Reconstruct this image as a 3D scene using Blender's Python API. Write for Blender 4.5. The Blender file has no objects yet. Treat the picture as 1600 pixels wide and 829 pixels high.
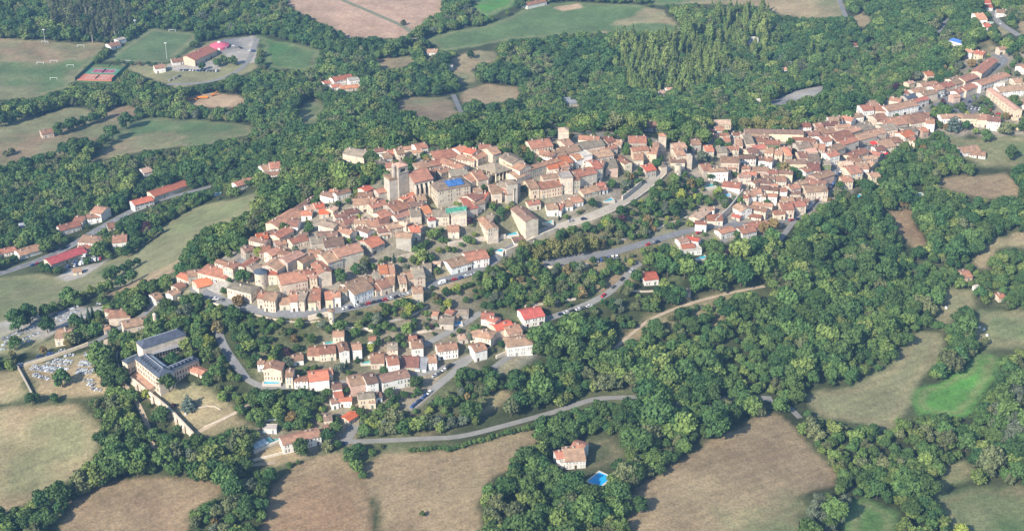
import bpy, bmesh, math, random
import numpy as np
from mathutils import Vector, Matrix
random.seed(7); RNG = np.random.default_rng(7)
R = math.radians
SC = bpy.context.scene; COL = SC.collection
# ------------------------------------------------------------------ camera, sky, sun, exposure
CAMZ, PITCH, HFOV = 500.0, 27.0, 40.0
cam = bpy.data.objects.new('camera', bpy.data.cameras.new('camera')); COL.objects.link(cam)
cam.location = (0, 0, CAMZ); cam.rotation_euler = (R(90 - PITCH), 0, 0)
cam.data.sensor_fit = 'HORIZONTAL'; cam.data.angle = R(HFOV); cam.data.clip_start = 1; cam.data.clip_end = 30000
SC.camera = cam
SUN_EL, SUN_DIR = 33.5, 50.0     # shadows run along +x, turned SUN_DIR degrees away from the viewer
w = bpy.data.worlds.new('World'); SC.world = w; w.use_nodes = True
nt = w.node_tree; bg = nt.nodes['Background']
sky = nt.nodes.new('ShaderNodeTexSky'); sky.sky_type = 'NISHITA'; sky.sun_disc = False
sky.sun_elevation = R(SUN_EL); sky.air_density = 1.0; sky.dust_density = 0.6
sd = Vector((-math.cos(R(SUN_DIR)), -math.sin(R(SUN_DIR)), math.tan(R(SUN_EL)))).normalized()   # towards the sun
sky.sun_rotation = math.atan2(sd.x, sd.y)
nt.links.new(sky.outputs[0], bg.inputs[0]); bg.inputs[1].default_value = 0.13
sun = bpy.data.objects.new('sun', bpy.data.lights.new('sun', 'SUN')); COL.objects.link(sun)
sun.data.energy = 4.8; sun.data.angle = R(0.5); sun.data.color = (1.0, 0.915, 0.775)
sun.rotation_euler = sd.to_track_quat('Z', 'Y').to_euler()
SC.view_settings.view_transform = 'Standard'; SC.view_settings.look = 'None'
SC.view_settings.exposure = 0.62; SC.view_settings.gamma = 1.0; SC.view_settings.use_curve_mapping = False
SC.cycles.max_bounces = 4; SC.cycles.diffuse_bounces = 2; SC.cycles.volume_bounces = 0
# ------------------------------------------------------------------ photo pixel <-> world
F = 800 / math.tan(R(HFOV / 2)); cp, sp = math.cos(R(PITCH)), math.sin(R(PITCH))
def ray(px, py):
    a, b = (px - 800) / F, (414.5 - py) / F
    return np.array([a, cp + b * sp, -sp + b * cp])
def at_z(px, py, z):
    d = ray(px, py); t = (z - CAMZ) / d[2]
    return np.array([d[0] * t, d[1] * t, z])
def project(X, Y, Z):
    dz = Z - CAMZ; dep = Y * cp - dz * sp; up = Y * sp + dz * cp
    return 800 + F * X / dep, 414.5 - F * up / dep, dep
# ------------------------------------------------------------------ terrain
CTRL = [(100,200,0),(250,130,0),(100,100,0),(300,60,4),(60,30,12),(400,20,10),(550,30,14),(760,20,16),(900,40,14),(1000,150,16),(1180,120,20),
 (1250,60,24),(1350,20,36),(1400,100,38),(1470,50,56),(1580,20,74),(1540,60,72),(1330,160,58),(600,100,6),(690,130,8),(500,150,8),(440,130,4),(840,183,22),(720,170,12),
 (330,180,4),(350,240,22),(60,250,4),(150,300,8),(30,340,6),(60,408,10),(150,360,12),(215,325,14),(340,300,26),(250,370,24),(330,340,36),(100,440,20),(0,480,26),(200,440,36),
 (60,500,44),(150,520,54),(100,580,56),(20,600,52),(180,590,60),(255,570,66),(240,500,68),(290,640,60),(250,680,50),(80,700,46),(130,790,42),(200,790,44),(0,800,40),(360,690,52),(380,780,46),(470,780,44),
 (320,430,86),(360,470,84),(400,400,95),(450,430,97),(480,350,98),(560,300,106),(520,280,94),(620,300,113),(680,340,104),(640,350,107),(720,260,117),(800,270,118),(760,340,104),(870,250,117),(930,240,114),(960,290,100),(1000,235,110),
 (1040,250,106),(1000,300,96),(1050,300,88),(1130,250,94),(1110,210,84),(1000,200,60),(870,205,92),(760,220,96),(640,225,90),(560,225,72),(460,270,62),(420,300,64),(380,340,68),(1200,260,86),(1300,240,82),(1250,200,78),(1330,190,72),(1400,180,72),
 (1450,170,74),(1510,160,74),(1560,110,76),(1570,190,72),(1500,240,64),(1590,260,60),(1200,320,78),(1300,290,76),(1150,350,78),(1090,380,78),(1390,260,68),(1400,320,60),(1530,330,54),
 (960,330,95),(870,357,91),(800,385,88),(700,436,85),(600,466,83),(520,486,83),(420,490,83),(560,420,93),(640,400,94),(700,380,96),
 (900,400,84),(1000,385,80),(940,430,76),(960,452,73),(830,500,70),(760,460,76),(640,500,76),(560,520,74),(480,545,72),(430,600,65),(520,600,64),(600,570,66),(700,570,64),(780,540,67),(850,560,60),
 (640,640,54),(560,660,52),(460,640,56),(440,700,50),(560,695,49),(720,683,48),(860,645,48),(990,620,48),(1000,540,56),(1050,480,64),(1150,450,64),(1250,400,64),(1100,560,50),(1250,520,48),(1350,450,48),(1450,400,46),
 (1550,430,44),(1480,480,40),(1580,510,38),(1420,560,38),(1320,630,38),(1500,620,34),(1220,640,42),(1160,700,44),(1050,780,46),(1250,760,42),(920,740,48),(830,780,46),(700,760,46),(1400,780,32),(1550,800,28),(650,829,44),(1580,700,30)]
pts = [at_z(*c) for c in CTRL]
pts += [np.array(p, float) for p in [(-1500,300,40),(-1500,1000,30),(-1500,1900,10),(-700,2400,20),(0,2500,25),(800,2400,40),(1500,1900,60),(1500,1100,50),(1500,300,30),(0,350,40),(-500,400,40),(500,400,30),(-900,1300,5),(900,1400,60),(600,1900,60),(-600,1900,15),(0,2000,20)]]
CP = np.array(pts); CX, CY, CZ = CP[:, 0] / 500, CP[:, 1] / 500, CP[:, 2]
def _tps(r2): return 0.5 * r2 * np.log(r2 + 1e-12)
n = len(CX); Km = _tps((CX[:, None] - CX) ** 2 + (CY[:, None] - CY) ** 2) + np.eye(n) * 0.004
Pm = np.c_[np.ones(n), CX, CY]
SOL = np.linalg.solve(np.block([[Km, Pm], [Pm.T, np.zeros((3, 3))]]), np.r_[CZ, 0, 0, 0])
def h_rbf(x, y):
    x = np.clip(x, -1450, 1450) / 500; y = np.clip(y, 320, 2450) / 500
    out = SOL[n] + SOL[n + 1] * x + SOL[n + 2] * y
    for i in range(n): out = out + SOL[i] * _tps((x - CX[i]) ** 2 + (y - CY[i]) ** 2)
    return np.clip(out, -8, 125)
STEP, GX0, GX1, GY0, GY1 = 3.0, -840, 840, 420, 2190
gx = np.arange(GX0, GX1 + .1, STEP); gy = np.arange(GY0, GY1 + .1, STEP)
GXX, GYY = np.meshgrid(gx, gy); HG = h_rbf(GXX, GYY)
def H(x, y):
    x = np.asarray(x, float); y = np.asarray(y, float)
    fx = np.clip((x - GX0) / STEP, 0, len(gx) - 1.001); fy = np.clip((y - GY0) / STEP, 0, len(gy) - 1.001)
    i = fx.astype(int); j = fy.astype(int); u = fx - i; v = fy - j
    return (HG[j, i] * (1 - u) + HG[j, i + 1] * u) * (1 - v) + (HG[j + 1, i] * (1 - u) + HG[j + 1, i + 1] * u) * v
ZS = np.linspace(190, -12, 405)
def on_ground(px, py, h=0.0):
    d = ray(px, py); t = (ZS - CAMZ) / d[2]
    X, Y = d[0] * t, d[1] * t
    f = ZS - h - H(X, Y)
    k = np.argmax(f < 0)
    if f[k] >= 0: k = len(ZS) - 1
    a = f[k - 1] / (f[k - 1] - f[k]) if k > 0 and f[k - 1] != f[k] else 0
    tt = t[k - 1] + (t[k] - t[k - 1]) * a
    return np.array([d[0] * tt, d[1] * tt, ZS[k - 1] + (ZS[k] - ZS[k - 1]) * a])
def in_poly(px, py, poly):
    px = np.asarray(px); py = np.asarray(py); ins = np.zeros(px.shape, bool); m = len(poly); j = m - 1
    for i in range(m):
        xi, yi = poly[i]; xj, yj = poly[j]
        if yi != yj:
            ins ^= ((yi > py) != (yj > py)) & (px < (xj - xi) * (py - yi) / (yj - yi) + xi)
        j = i
    return ins
# ------------------------------------------------------------------ materials
MATS = {}
def mat(name, col, var=0.25, scale=0.4, rough=0.85, tint=None, rnd=0.15, fine=6.0, spec=0.25, bump=0.0):
    """base colour broken up by two noises in object space and a small per-object shift"""
    if name in MATS: return MATS[name]
    m = bpy.data.materials.new(name); m.use_nodes = True; t = m.node_tree; N = t.nodes; L = t.links
    b = N['Principled BSDF']; b.inputs['Roughness'].default_value = rough; b.inputs['Specular IOR Level'].default_value = spec
    tc = N.new('ShaderNodeTexCoord'); oi = N.new('ShaderNodeObjectInfo')
    off = N.new('ShaderNodeVectorMath'); off.operation = 'ADD'; L.new(tc.outputs['Object'], off.inputs[0])
    sc_ = N.new('ShaderNodeMath'); sc_.operation = 'MULTIPLY'; sc_.inputs[1].default_value = 90; L.new(oi.outputs['Random'], sc_.inputs[0]); L.new(sc_.outputs[0], off.inputs[1])
    n1 = N.new('ShaderNodeTexNoise'); n1.inputs['Scale'].default_value = scale; n1.inputs['Detail'].default_value = 3; L.new(off.outputs[0], n1.inputs['Vector'])
    n2 = N.new('ShaderNodeTexNoise'); n2.inputs['Scale'].default_value = scale * fine; n2.inputs['Detail'].default_value = 2; L.new(off.outputs[0], n2.inputs['Vector'])
    r = N.new('ShaderNodeValToRGB'); L.new(n1.outputs[0], r.inputs[0])
    c = np.array(col); t2 = np.array(tint) if tint is not None else c * (1 - var)
    r.color_ramp.elements[0].position = 0.32; r.color_ramp.elements[0].color = (*t2, 1)
    r.color_ramp.elements[1].position = 0.68; r.color_ramp.elements[1].color = (*np.minimum(c * (1 + var * .6), .9), 1)
    mr = N.new('ShaderNodeMapRange'); mr.inputs['To Min'].default_value = 1 - var; mr.inputs['To Max'].default_value = 1 + var
    mr.inputs['From Min'].default_value = .25; mr.inputs['From Max'].default_value = .75; L.new(n2.outputs[0], mr.inputs['Value'])
    mo = N.new('ShaderNodeMapRange'); mo.inputs['To Min'].default_value = 1 - rnd; mo.inputs['To Max'].default_value = 1 + rnd; L.new(oi.outputs['Random'], mo.inputs['Value'])
    mu = N.new('ShaderNodeMath'); mu.operation = 'MULTIPLY'; L.new(mr.outputs[0], mu.inputs[0]); L.new(mo.outputs[0], mu.inputs[1])
    vm = N.new('ShaderNodeVectorMath'); vm.operation = 'SCALE'; L.new(r.outputs[0], vm.inputs[0]); L.new(mu.outputs[0], vm.inputs['Scale'])
    h1 = N.new('ShaderNodeMath'); h1.operation = 'MULTIPLY'; h1.inputs[1].default_value = 13.7; L.new(oi.outputs['Random'], h1.inputs[0]); h2 = N.new('ShaderNodeMath'); h2.operation = 'FRACT'; L.new(h1.outputs[0], h2.inputs[0])
    h3 = N.new('ShaderNodeMapRange'); h3.inputs['To Min'].default_value = .5 - rnd * .06; h3.inputs['To Max'].default_value = .5 + rnd * .06; L.new(h2.outputs[0], h3.inputs['Value'])
    h4 = N.new('ShaderNodeMapRange'); h4.inputs['To Min'].default_value = 1 + rnd * .35; h4.inputs['To Max'].default_value = 1 - rnd * .5; L.new(h2.outputs[0], h4.inputs['Value'])
    hs = N.new('ShaderNodeHueSaturation'); L.new(h3.outputs[0], hs.inputs['Hue']); L.new(h4.outputs[0], hs.inputs['Saturation']); L.new(vm.outputs[0], hs.inputs['Color']); L.new(hs.outputs[0], b.inputs['Base Color'])
    if bump:
        bp = N.new('ShaderNodeBump'); bp.inputs['Strength'].default_value = bump; bp.inputs['Distance'].default_value = .3; L.new(n2.outputs[0], bp.inputs['Height']); L.new(bp.outputs[0], b.inputs['Normal'])
    MATS[name] = m; return m
ROOF = {'r': ((.355,.185,.112), (.245,.14,.095), 'brown'), 'd': ((.235,.122,.085), (.165,.10,.078), 'dark brown'), 'o': ((.46,.17,.095), (.36,.15,.09), 'orange'),
 'O': ((.54,.19,.085), (.44,.16,.075), 'bright orange'), 'q': ((.41,.19,.12), (.29,.15,.105), 'rust'), 'g': ((.27,.215,.155), (.19,.155,.12), 'grey-tan'),
 'p': ((.50,.32,.23), (.40,.25,.18), 'pale pink'), 's': ((.072,.088,.12), (.058,.072,.10), 'slate'), 'x': ((.33,.34,.36), (.25,.26,.28), 'grey sheet'),
 'm': ((.38,.10,.085), (.31,.085,.075), 'red sheet'), 'B': ((.04,.25,.75), (.03,.20,.62), 'blue'), 'W': ((.52,.47,.41), (.42,.38,.33), 'pale flat'), 'R': ((.43,.155,.105), (.36,.13,.09), 'red')}
WALL = {'c': ((.70,.595,.47), (.54,.455,.36), 'cream stone'), 'w': ((.84,.815,.765), (.76,.725,.665), 'white'), 'y': ((.70,.59,.43), (.60,.50,.36), 'yellowish'),
 'k': ((.49,.43,.36), (.37,.33,.28), 'grey stone'), 'p': ((.56,.40,.31), (.46,.33,.26), 'pink'), 'b': ((.12,.26,.6), (.10,.22,.5), 'blue'), 'v': ((.10,.16,.05), (.3,.26,.17), 'ivy-clad')}
def M_roof(k): return mat('roof_' + k, ROOF[k][0], .26, .35, .85 if k not in 'mxB' else .5, ROOF[k][1], .28, 7.0)
def M_wall(k): return mat('wall_' + k, WALL[k][0], .12, .30, .9, WALL[k][1], .16, 6.0)
def plain(name, col, rough=.6, **kw): return mat(name, col, .06, 1.0, rough, None, 0.05, **kw)
# ------------------------------------------------------------------ mesh helpers
class MB:
    def __init__(s): s.v = []; s.f = []; s.m = []
    def poly(s, vs, faces, mi=0):
        o = len(s.v); s.v += [tuple(map(float, q)) for q in vs]; s.f += [tuple(o + i for i in f) for f in faces]; s.m += [mi] * len(faces)
    def box(s, x0, x1, y0, y1, z0, z1, mi=0):
        s.poly([(x0,y0,z0),(x1,y0,z0),(x1,y1,z0),(x0,y1,z0),(x0,y0,z1),(x1,y0,z1),(x1,y1,z1),(x0,y1,z1)],
               [(3,2,1,0),(4,5,6,7),(0,1,5,4),(1,2,6,5),(2,3,7,6),(3,0,4,7)], mi)
    def prism(s, ring, z0, z1, mi=0, top=1.0):
        """ring of (x,y), extruded; the top ring scaled about its middle"""
        k = len(ring); c = np.mean(np.array(ring), 0)
        s.poly([(x, y, z0) for x, y in ring] + [(c[0] + (x - c[0]) * top, c[1] + (y - c[1]) * top, z1) for x, y in ring],
               [tuple(range(k))[::-1], tuple(range(k, 2 * k))] + [(i, (i + 1) % k, k + (i + 1) % k, k + i) for i in range(k)], mi)
    def cyl(s, x, y, r, z0, z1, k=10, mi=0, top=1.0):
        s.prism([(x + r * math.cos(2 * math.pi * i / k), y + r * math.sin(2 * math.pi * i / k)) for i in range(k)], z0, z1, mi, top)
    def mesh(s, name, mats):
        me = bpy.data.meshes.new(name); me.from_pydata(s.v, [], s.f)
        for m in mats: me.materials.append(m)
        if len(mats) > 1: me.polygons.foreach_set('material_index', s.m)
        me.update(); return me
def obj(name, me, parent=None, loc=None, M=None):
    o = bpy.data.objects.new(name, me); COL.objects.link(o)
    if parent is not None: o.parent = parent
    if loc is not None: o.location = loc
    if M is not None: o.matrix_local = M
    return o
def tag(o, label=None, cat=None, group=None, kind=None):
    if label: o['label'] = label
    if cat: o['category'] = cat
    if group: o['group'] = group
    if kind: o['kind'] = kind
    return o
ORD = 'first second third fourth fifth sixth seventh eighth ninth tenth eleventh twelfth thirteenth fourteenth fifteenth sixteenth seventeenth eighteenth nineteenth twentieth'.split()
def ordw(i): return ORD[i] if i < 20 else 'twenty-' + ORD[i - 20] if i < 29 else 'thirtieth' if i == 29 else 'thirty-' + ORD[i - 30]
# ------------------------------------------------------------------ ground colours: fields traced on the ground (photo pixels)
C_WOOD=(.050,.060,.026); C_TOWN=(.31,.265,.21); C_OLIVE=(.185,.185,.095); C_GREEN=(.105,.158,.062); C_BRIGHT=(.085,.215,.045); C_TAN=(.315,.245,.145); C_BROWN=(.25,.185,.112)
C_RED=(.275,.182,.108); C_BEIGE=(.43,.29,.205); C_DRYG=(.225,.218,.115); C_ASPH=(.17,.17,.175); C_GRAV=(.36,.33,.29); C_SCRUB=(.105,.115,.055); C_SAND=(.43,.31,.20)
TOWN_A=[(262,470),(285,430),(330,412),(385,374),(425,350),(500,305),(560,300),(598,280),(640,218),(700,236),(770,224),(795,240),(835,214),(870,200),(930,205),(1000,209),(1050,226),(1090,240),(1122,190),(1165,203),(1260,203),(1330,190),(1370,158),(1420,128),(1480,106),(1520,85),(1600,85),(1600,200),(1450,215),(1380,270),(1300,330),(1200,365),(1060,400),(960,340),(840,380),(770,415),(560,480),(390,490),(300,470)]
TOWN_B=[(390,560),(470,515),(540,500),(600,480),(700,450),(830,480),(850,540),(760,560),(690,590),(640,650),(560,680),(480,710),(390,720),(380,690),(480,640),(500,610),(400,615)]
FIELDS=[  # polygon, colour, second colour, edge softness m
 (TOWN_A,C_TOWN,(.19,.18,.11),6,0),(TOWN_B,C_SCRUB,(.25,.21,.15),6,0),
 ([(390,480),(560,478),(770,418),(840,385),(960,345),(1060,405),(990,430),(900,480),(830,480),(700,450),(600,480),(470,520),(390,540)],C_SCRUB,C_TAN,6,0),
 ([(0,60),(30,62),(165,70),(155,85),(108,138),(60,152),(0,172)],C_GREEN,C_OLIVE,4,1),([(0,56),(165,68),(160,84),(100,98),(40,98),(0,95)],C_OLIVE,C_BROWN,6,1),
 ([(158,96),(235,44),(310,52),(306,62),(263,99)],(.105,.155,.07),(.12,.16,.075),2,1),([(118,128),(140,99),(200,103),(182,132)],C_GREEN,C_GREEN,1,1),
 ([(190,99),(264,100),(330,62),(405,62),(402,105),(382,118),(275,137),(205,112)],C_DRYG,C_OLIVE,3,1),([(262,100),(300,92),(345,96),(345,108),(280,112),(262,108)],C_GRAV,C_ASPH,1,1),([(345,62),(400,55),(402,98),(372,100),(345,82)],C_GRAV,C_ASPH,2,1),
 ([(290,152),(330,145),(372,148),(388,158),(380,168),(330,168),(300,165)],C_SAND,C_RED,2,1),
 ([(0,197),(60,180),(110,168),(135,168),(150,178),(95,200),(30,222),(0,228)],C_OLIVE,C_DRYG,5,1),([(0,226),(95,203),(160,178),(190,165),(215,170),(205,190),(150,220),(100,240),(40,258),(0,268)],C_BROWN,C_OLIVE,5,1),
 ([(140,250),(200,195),(230,183),(330,190),(400,195),(395,210),(330,225),(210,238)],C_OLIVE,C_GREEN,6,1),([(140,252),(200,215),(260,205),(300,212),(250,232),(190,243)],C_BROWN,C_OLIVE,8,1),
 ([(0,446),(60,427),(110,434),(130,421),(190,401),(235,373),(255,351),(300,326),(330,316),(400,301),(405,320),(370,345),(320,355),(300,385),(280,410),(230,430),(170,455),(100,470),(30,500),(0,515)],C_DRYG,(.185,.20,.095),3,1),
 ([(165,458),(230,427),(285,404),(282,420),(230,442),(190,462)],C_TAN,C_SAND,4,1),
 ([(445,6),(470,-12),(640,-12),(700,-12),(690,20),(665,30),(640,55),(625,60),(545,62),(530,50)],C_BEIGE,(.38,.255,.18),3,1),
 ([(665,62),(700,50),(760,40),(790,28),(830,8),(890,3),(1010,8),(1070,45),(1060,55),(1000,60),(930,55),(860,58),(800,62),(740,75),(690,80)],C_GREEN,(.12,.17,.07),4,1),
 ([(890,58),(945,47),(956,54),(930,61)],C_TAN,C_OLIVE,8,1),([(950,40),(1010,12),(1040,15),(1068,46),(1030,36)],C_DRYG,C_TAN,6,1),([(868,12),(905,6),(912,12),(880,18)],C_SAND,C_SAND,3,1),
 ([(735,12),(775,-8),(840,-8),(800,10),(760,28)],C_BRIGHT,C_GREEN,4,1),([(970,-8),(1090,-8),(1080,7),(1020,9)],C_GREEN,C_GREEN,4,1),([(1060,4),(1200,-8),(1310,-8),(1322,26),(1250,29),(1190,10)],C_OLIVE,C_TAN,6,1),
 ([(580,95),(640,87),(650,95),(640,105),(600,108)],C_DRYG,C_BROWN,4,1),([(700,95),(735,80),(775,80),(780,95),(740,108),(745,130),(715,130)],C_TAN,C_OLIVE,4,1),([(718,142),(760,130),(810,135),(815,155),(780,161),(728,162)],C_TAN,C_BROWN,4,1),
 ([(610,160),(640,152),(700,150),(716,175),(700,190),(650,187)],C_OLIVE,C_BROWN,4,1),([(640,176),(700,165),(716,175),(700,190),(650,187)],C_BROWN,C_BROWN,5,1),([(400,53),(470,70),(500,80),(495,105),(470,112),(418,105)],(.07,.145,.045),C_GREEN,4,1),([(463,172),(490,150),(512,165),(500,192),(470,196)],C_GREEN,C_DRYG,4,1),
 ([(1198,162),(1240,142),(1285,134),(1286,146),(1222,167)],C_GRAV,C_ASPH,2,1),([(1280,112),(1335,92),(1362,130),(1320,142),(1290,130)],C_SCRUB,C_GREEN,6,0),([(1330,30),(1345,15),(1362,30),(1350,45)],C_TAN,C_OLIVE,5,1),
 ([(1463,283),(1500,275),(1570,272),(1590,285),(1586,306),(1540,306),(1480,300)],C_TAN,C_BROWN,4,1),([(1480,215),(1610,203),(1610,250),(1540,262),(1500,250)],C_OLIVE,C_GREEN,5,1),([(1385,328),(1425,323),(1430,350),(1452,382),(1430,388),(1402,362)],C_RED,C_TAN,4,1),
 ([(1518,412),(1550,372),(1610,330),(1610,378),(1560,390),(1535,418)],C_DRYG,C_TAN,4,1),([(1585,35),(1610,25),(1610,60),(1595,55)],C_TAN,C_TAN,4,1),([(1520,75),(1545,60),(1560,75),(1540,85)],C_TAN,C_SCRUB,4,1),
 ([(1450,510),(1478,448),(1520,455),(1530,475),(1500,490),(1475,514)],C_OLIVE,C_DRYG,3,1),([(1528,482),(1560,485),(1610,488),(1610,530),(1560,545),(1535,556),(1520,530)],C_GREEN,C_DRYG,4,1),
 ([(1255,612),(1330,602),(1390,570),(1435,512),(1472,520),(1470,562),(1430,605),(1420,640),(1395,672),(1370,666),(1310,656),(1270,652),(1258,632)],C_OLIVE,C_DRYG,3,1),([(1426,616),(1500,574),(1520,546),(1560,558),(1552,594),(1506,650),(1430,648)],(.085,.245,.045),(.105,.205,.055),4,1),
 ([(1455,780),(1510,755),(1610,775),(1610,845),(1500,845),(1480,805)],C_GREEN,C_OLIVE,5,1),([(1285,845),(1330,782),(1350,775),(1400,800),(1430,845)],(.10,.18,.055),C_GREEN,4,1),([(1480,725),(1510,720),(1515,750),(1470,770),(1460,760)],(.12,.17,.06),C_OLIVE,5,1),
 ([(980,780),(1040,735),(1090,700),(1180,652),(1215,645),(1240,665),(1302,735),(1302,757),(1250,775),(1200,822),(1190,845),(1010,845),(985,815)],C_TAN,C_BROWN,3,1),([(1100,845),(1160,803),(1240,768),(1270,772),(1200,845)],C_OLIVE,C_GREEN,14,1),
 ([(555,735),(600,702),(720,697),(790,682),(830,670),(848,690),(820,700),(795,730),(760,757),(750,790),(760,845),(600,845),(590,790)],(.265,.205,.122),C_BROWN,3,1),
 ([(350,845),(430,757),(480,717),(530,707),(545,727),(575,760),(602,845)],C_RED,C_BROWN,3,1),([(30,845),(110,782),(180,752),(260,747),(352,757),(345,772),(300,800),(275,845)],(.29,.19,.12),C_BROWN,3,1),
 ([(-10,650),(100,632),(130,640),(158,668),(150,710),(120,745),(60,777),(20,792),(-10,800)],C_DRYG,C_TAN,3,1),([(-10,580),(35,580),(46,615),(20,630),(-10,634)],C_TAN,C_OLIVE,3,1),
 ([(222,612),(260,600),(305,598),(362,640),(385,662),(312,690)],C_DRYG,C_TAN,4,1),([(965,540),(1020,495),(1100,465),(1195,450),(1150,480),(1110,505),(1040,512),(1000,527)],C_SCRUB,C_TAN,6,0),([(745,643),(788,608),(798,620),(758,653),(742,653)],C_TAN,C_OLIVE,4,1),
 ([(32,575),(140,546),(152,580),(168,612),(60,617)],C_DRYG,C_TAN,3,1),([(-5,530),(130,478),(172,478),(100,512),(30,552),(-5,566)],C_GRAV,C_DRYG,3,1),([(50,545),(90,525),(100,540),(60,556)],C_DRYG,C_OLIVE,3,1),
 ([(790,555),(830,540),(838,555),(800,585),(770,590)],C_DRYG,C_ASPH,3,1),([(930,435),(960,420),(985,430),(960,452),(930,460)],C_TAN,C_BROWN,4,0),([(600,700),(720,694),(830,668),(835,676),(720,702),(560,712)],C_TAN,C_SCRUB,4,1),([(640,680),(730,660),(735,668),(660,682)],C_TAN,C_BROWN,4,1),
 ([(1035,438),(1060,425),(1075,430),(1050,445)],C_GREEN,C_SCRUB,3,1),([(895,690),(960,680),(980,710),(940,735),(900,735)],C_DRYG,C_SCRUB,3,1),([(155,425),(170,415),(180,425),(165,432)],C_GREEN,C_SCRUB,3,1),([(88,432),(110,420),(160,410),(170,404),(130,432),(105,440)],C_GRAV,C_GRAV,2,1),
 ([(395,705),(440,695),(470,712),(430,727),(395,722)],C_SAND,C_TAN,3,1),([(1455,166),(1500,140),(1545,150),(1565,166),(1500,180),(1452,182)],C_ASPH,C_ASPH,2,1),([(300,448),(335,432),(372,405),(390,398),(380,415),(350,450),(335,465)],C_ASPH,C_GRAV,2,1),
 ([(1555,45),(1570,40),(1580,52),(1560,60)],C_DRYG,C_TAN,3,1),([(850,412),(910,392),(930,400),(880,418)],C_ASPH,C_GRAV,2,1),
]
def widen(poly): return [(x - 170 if x <= 0 else x + 170 if x >= 1600 else x, y + 130 if y >= 829 else y - 60 if y <= -5 else y) for x, y in poly]
FIELDS = [(widen(p_),) + tuple(r_) for p_, *r_ in FIELDS]
def world_poly(poly):
    return [tuple(on_ground(x, y)[:2]) for x, y in poly]
def edge_dist(X, Y, wp):
    d = np.full(X.shape, 1e9); m = len(wp)
    for i in range(m):
        x0, y0 = wp[i]; x1, y1 = wp[(i + 1) % m]; dx, dy = x1 - x0, y1 - y0; l2 = dx * dx + dy * dy + 1e-9
        t = np.clip(((X - x0) * dx + (Y - y0) * dy) / l2, 0, 1)
        d = np.minimum(d, np.hypot(X - x0 - t * dx, Y - y0 - t * dy))
    return d
def vnoise(X, Y, s, seed):
    r = np.random.default_rng(seed); T = r.random((97, 97)); x = X / s + 500; y = Y / s + 500
    i = np.floor(x).astype(int); j = np.floor(y).astype(int); u = x - i; v = y - j; u = u * u * (3 - 2 * u); v = v * v * (3 - 2 * v)
    g = lambda a, b: T[b % 97, a % 97]
    return (g(i, j) * (1 - u) + g(i + 1, j) * u) * (1 - v) + (g(i, j + 1) * (1 - u) + g(i + 1, j + 1) * u) * v
ax = np.r_[-9000, -5000, -3000, -2000, -1450, -1150, -950, gx, 950, 1150, 1450, 2000, 3000, 5000, 9000]
ay = np.r_[-4000, -1500, -400, 100, 300, gy, 2300, 2450, 2800, 3500, 5000, 8000, 14000]
AX, AY = np.meshgrid(ax, ay); AZ = h_rbf(AX, AY); AZ[5:5 + len(gy), 7:7 + len(gx)] = HG
colr = np.empty(AX.shape + (3,)); nz = vnoise(AX, AY, 18, 1); nz2 = vnoise(AX, AY, 55, 2); nz3 = vnoise(AX, AY, 7, 3)
colr[:] = np.array(C_WOOD); 
k_ = np.clip((nz2 - .55) * 3, 0, 1)[..., None]; colr = colr * (1 - k_) + np.array(C_SCRUB) * k_
OPEN = []
for poly, c1, c2, soft, op in FIELDS:
    wp = world_poly(poly); xs = [p[0] for p in wp]; ys = [p[1] for p in wp]
    sel = (AX > min(xs) - 25) & (AX < max(xs) + 25) & (AY > min(ys) - 25) & (AY < max(ys) + 25)
    if sel.any():
        X, Y = AX[sel], AY[sel]; d = edge_dist(X, Y, wp) * np.where(in_poly(X, Y, wp), 1, -1) + (nz[sel] - .5) * soft * 1.6 + (nz3[sel] - .5) * soft
        a = np.clip(d / soft + .5, 0, 1)[:, None]
        if op and c1 not in (C_GRAV, C_ASPH, C_SAND) and soft > 1:
            rim = np.clip(1 - np.abs(d - 3.5 - 3 * nz[sel]) / 3.5, 0, 1)[:, None] * .45; tanv = np.array(C_TAN) * .92
        else: rim = 0; tanv = 0
        mix = np.clip((nz2[sel] * .6 + nz[sel] * .4 - .35) * 3, 0, 1)[:, None]
        colr[sel] = colr[sel] * (1 - a) + ((np.array(c1) * (1 - mix) + np.array(c2) * mix) * (1 - rim) + tanv * rim) * a
    if op: OPEN.append(poly)
me = bpy.data.meshes.new('ground'); nx, ny = len(ax), len(ay)
me.vertices.add(nx * ny); me.vertices.foreach_set('co', np.stack([AX, AY, AZ], -1).astype(np.float32).ravel())
ii, jj = np.meshgrid(np.arange(nx - 1), np.arange(ny - 1)); q0 = (jj * nx + ii).ravel()
quads = np.stack([q0, q0 + 1, q0 + nx + 1, q0 + nx], -1).astype(np.int32); nf = len(quads)
me.loops.add(nf * 4); me.loops.foreach_set('vertex_index', quads.ravel()); me.polygons.add(nf)
me.polygons.foreach_set('loop_start', np.arange(0, nf * 4, 4, dtype=np.int32)); me.polygons.foreach_set('use_smooth', np.ones(nf, bool))
at = me.color_attributes.new('land', 'FLOAT_COLOR', 'POINT'); at.data.foreach_set('color', np.concatenate([colr, np.ones(AX.shape + (1,))], -1).astype(np.float32).ravel())
me.update(); me.validate()
gm = bpy.data.materials.new('land'); gm.use_nodes = True; t = gm.node_tree; N = t.nodes; L = t.links; b = N['Principled BSDF']
b.inputs['Roughness'].default_value = .95; b.inputs['Specular IOR Level'].default_value = .1
va = N.new('ShaderNodeVertexColor'); va.layer_name = 'land'; tc = N.new('ShaderNodeTexCoord'); fac = None
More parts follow.
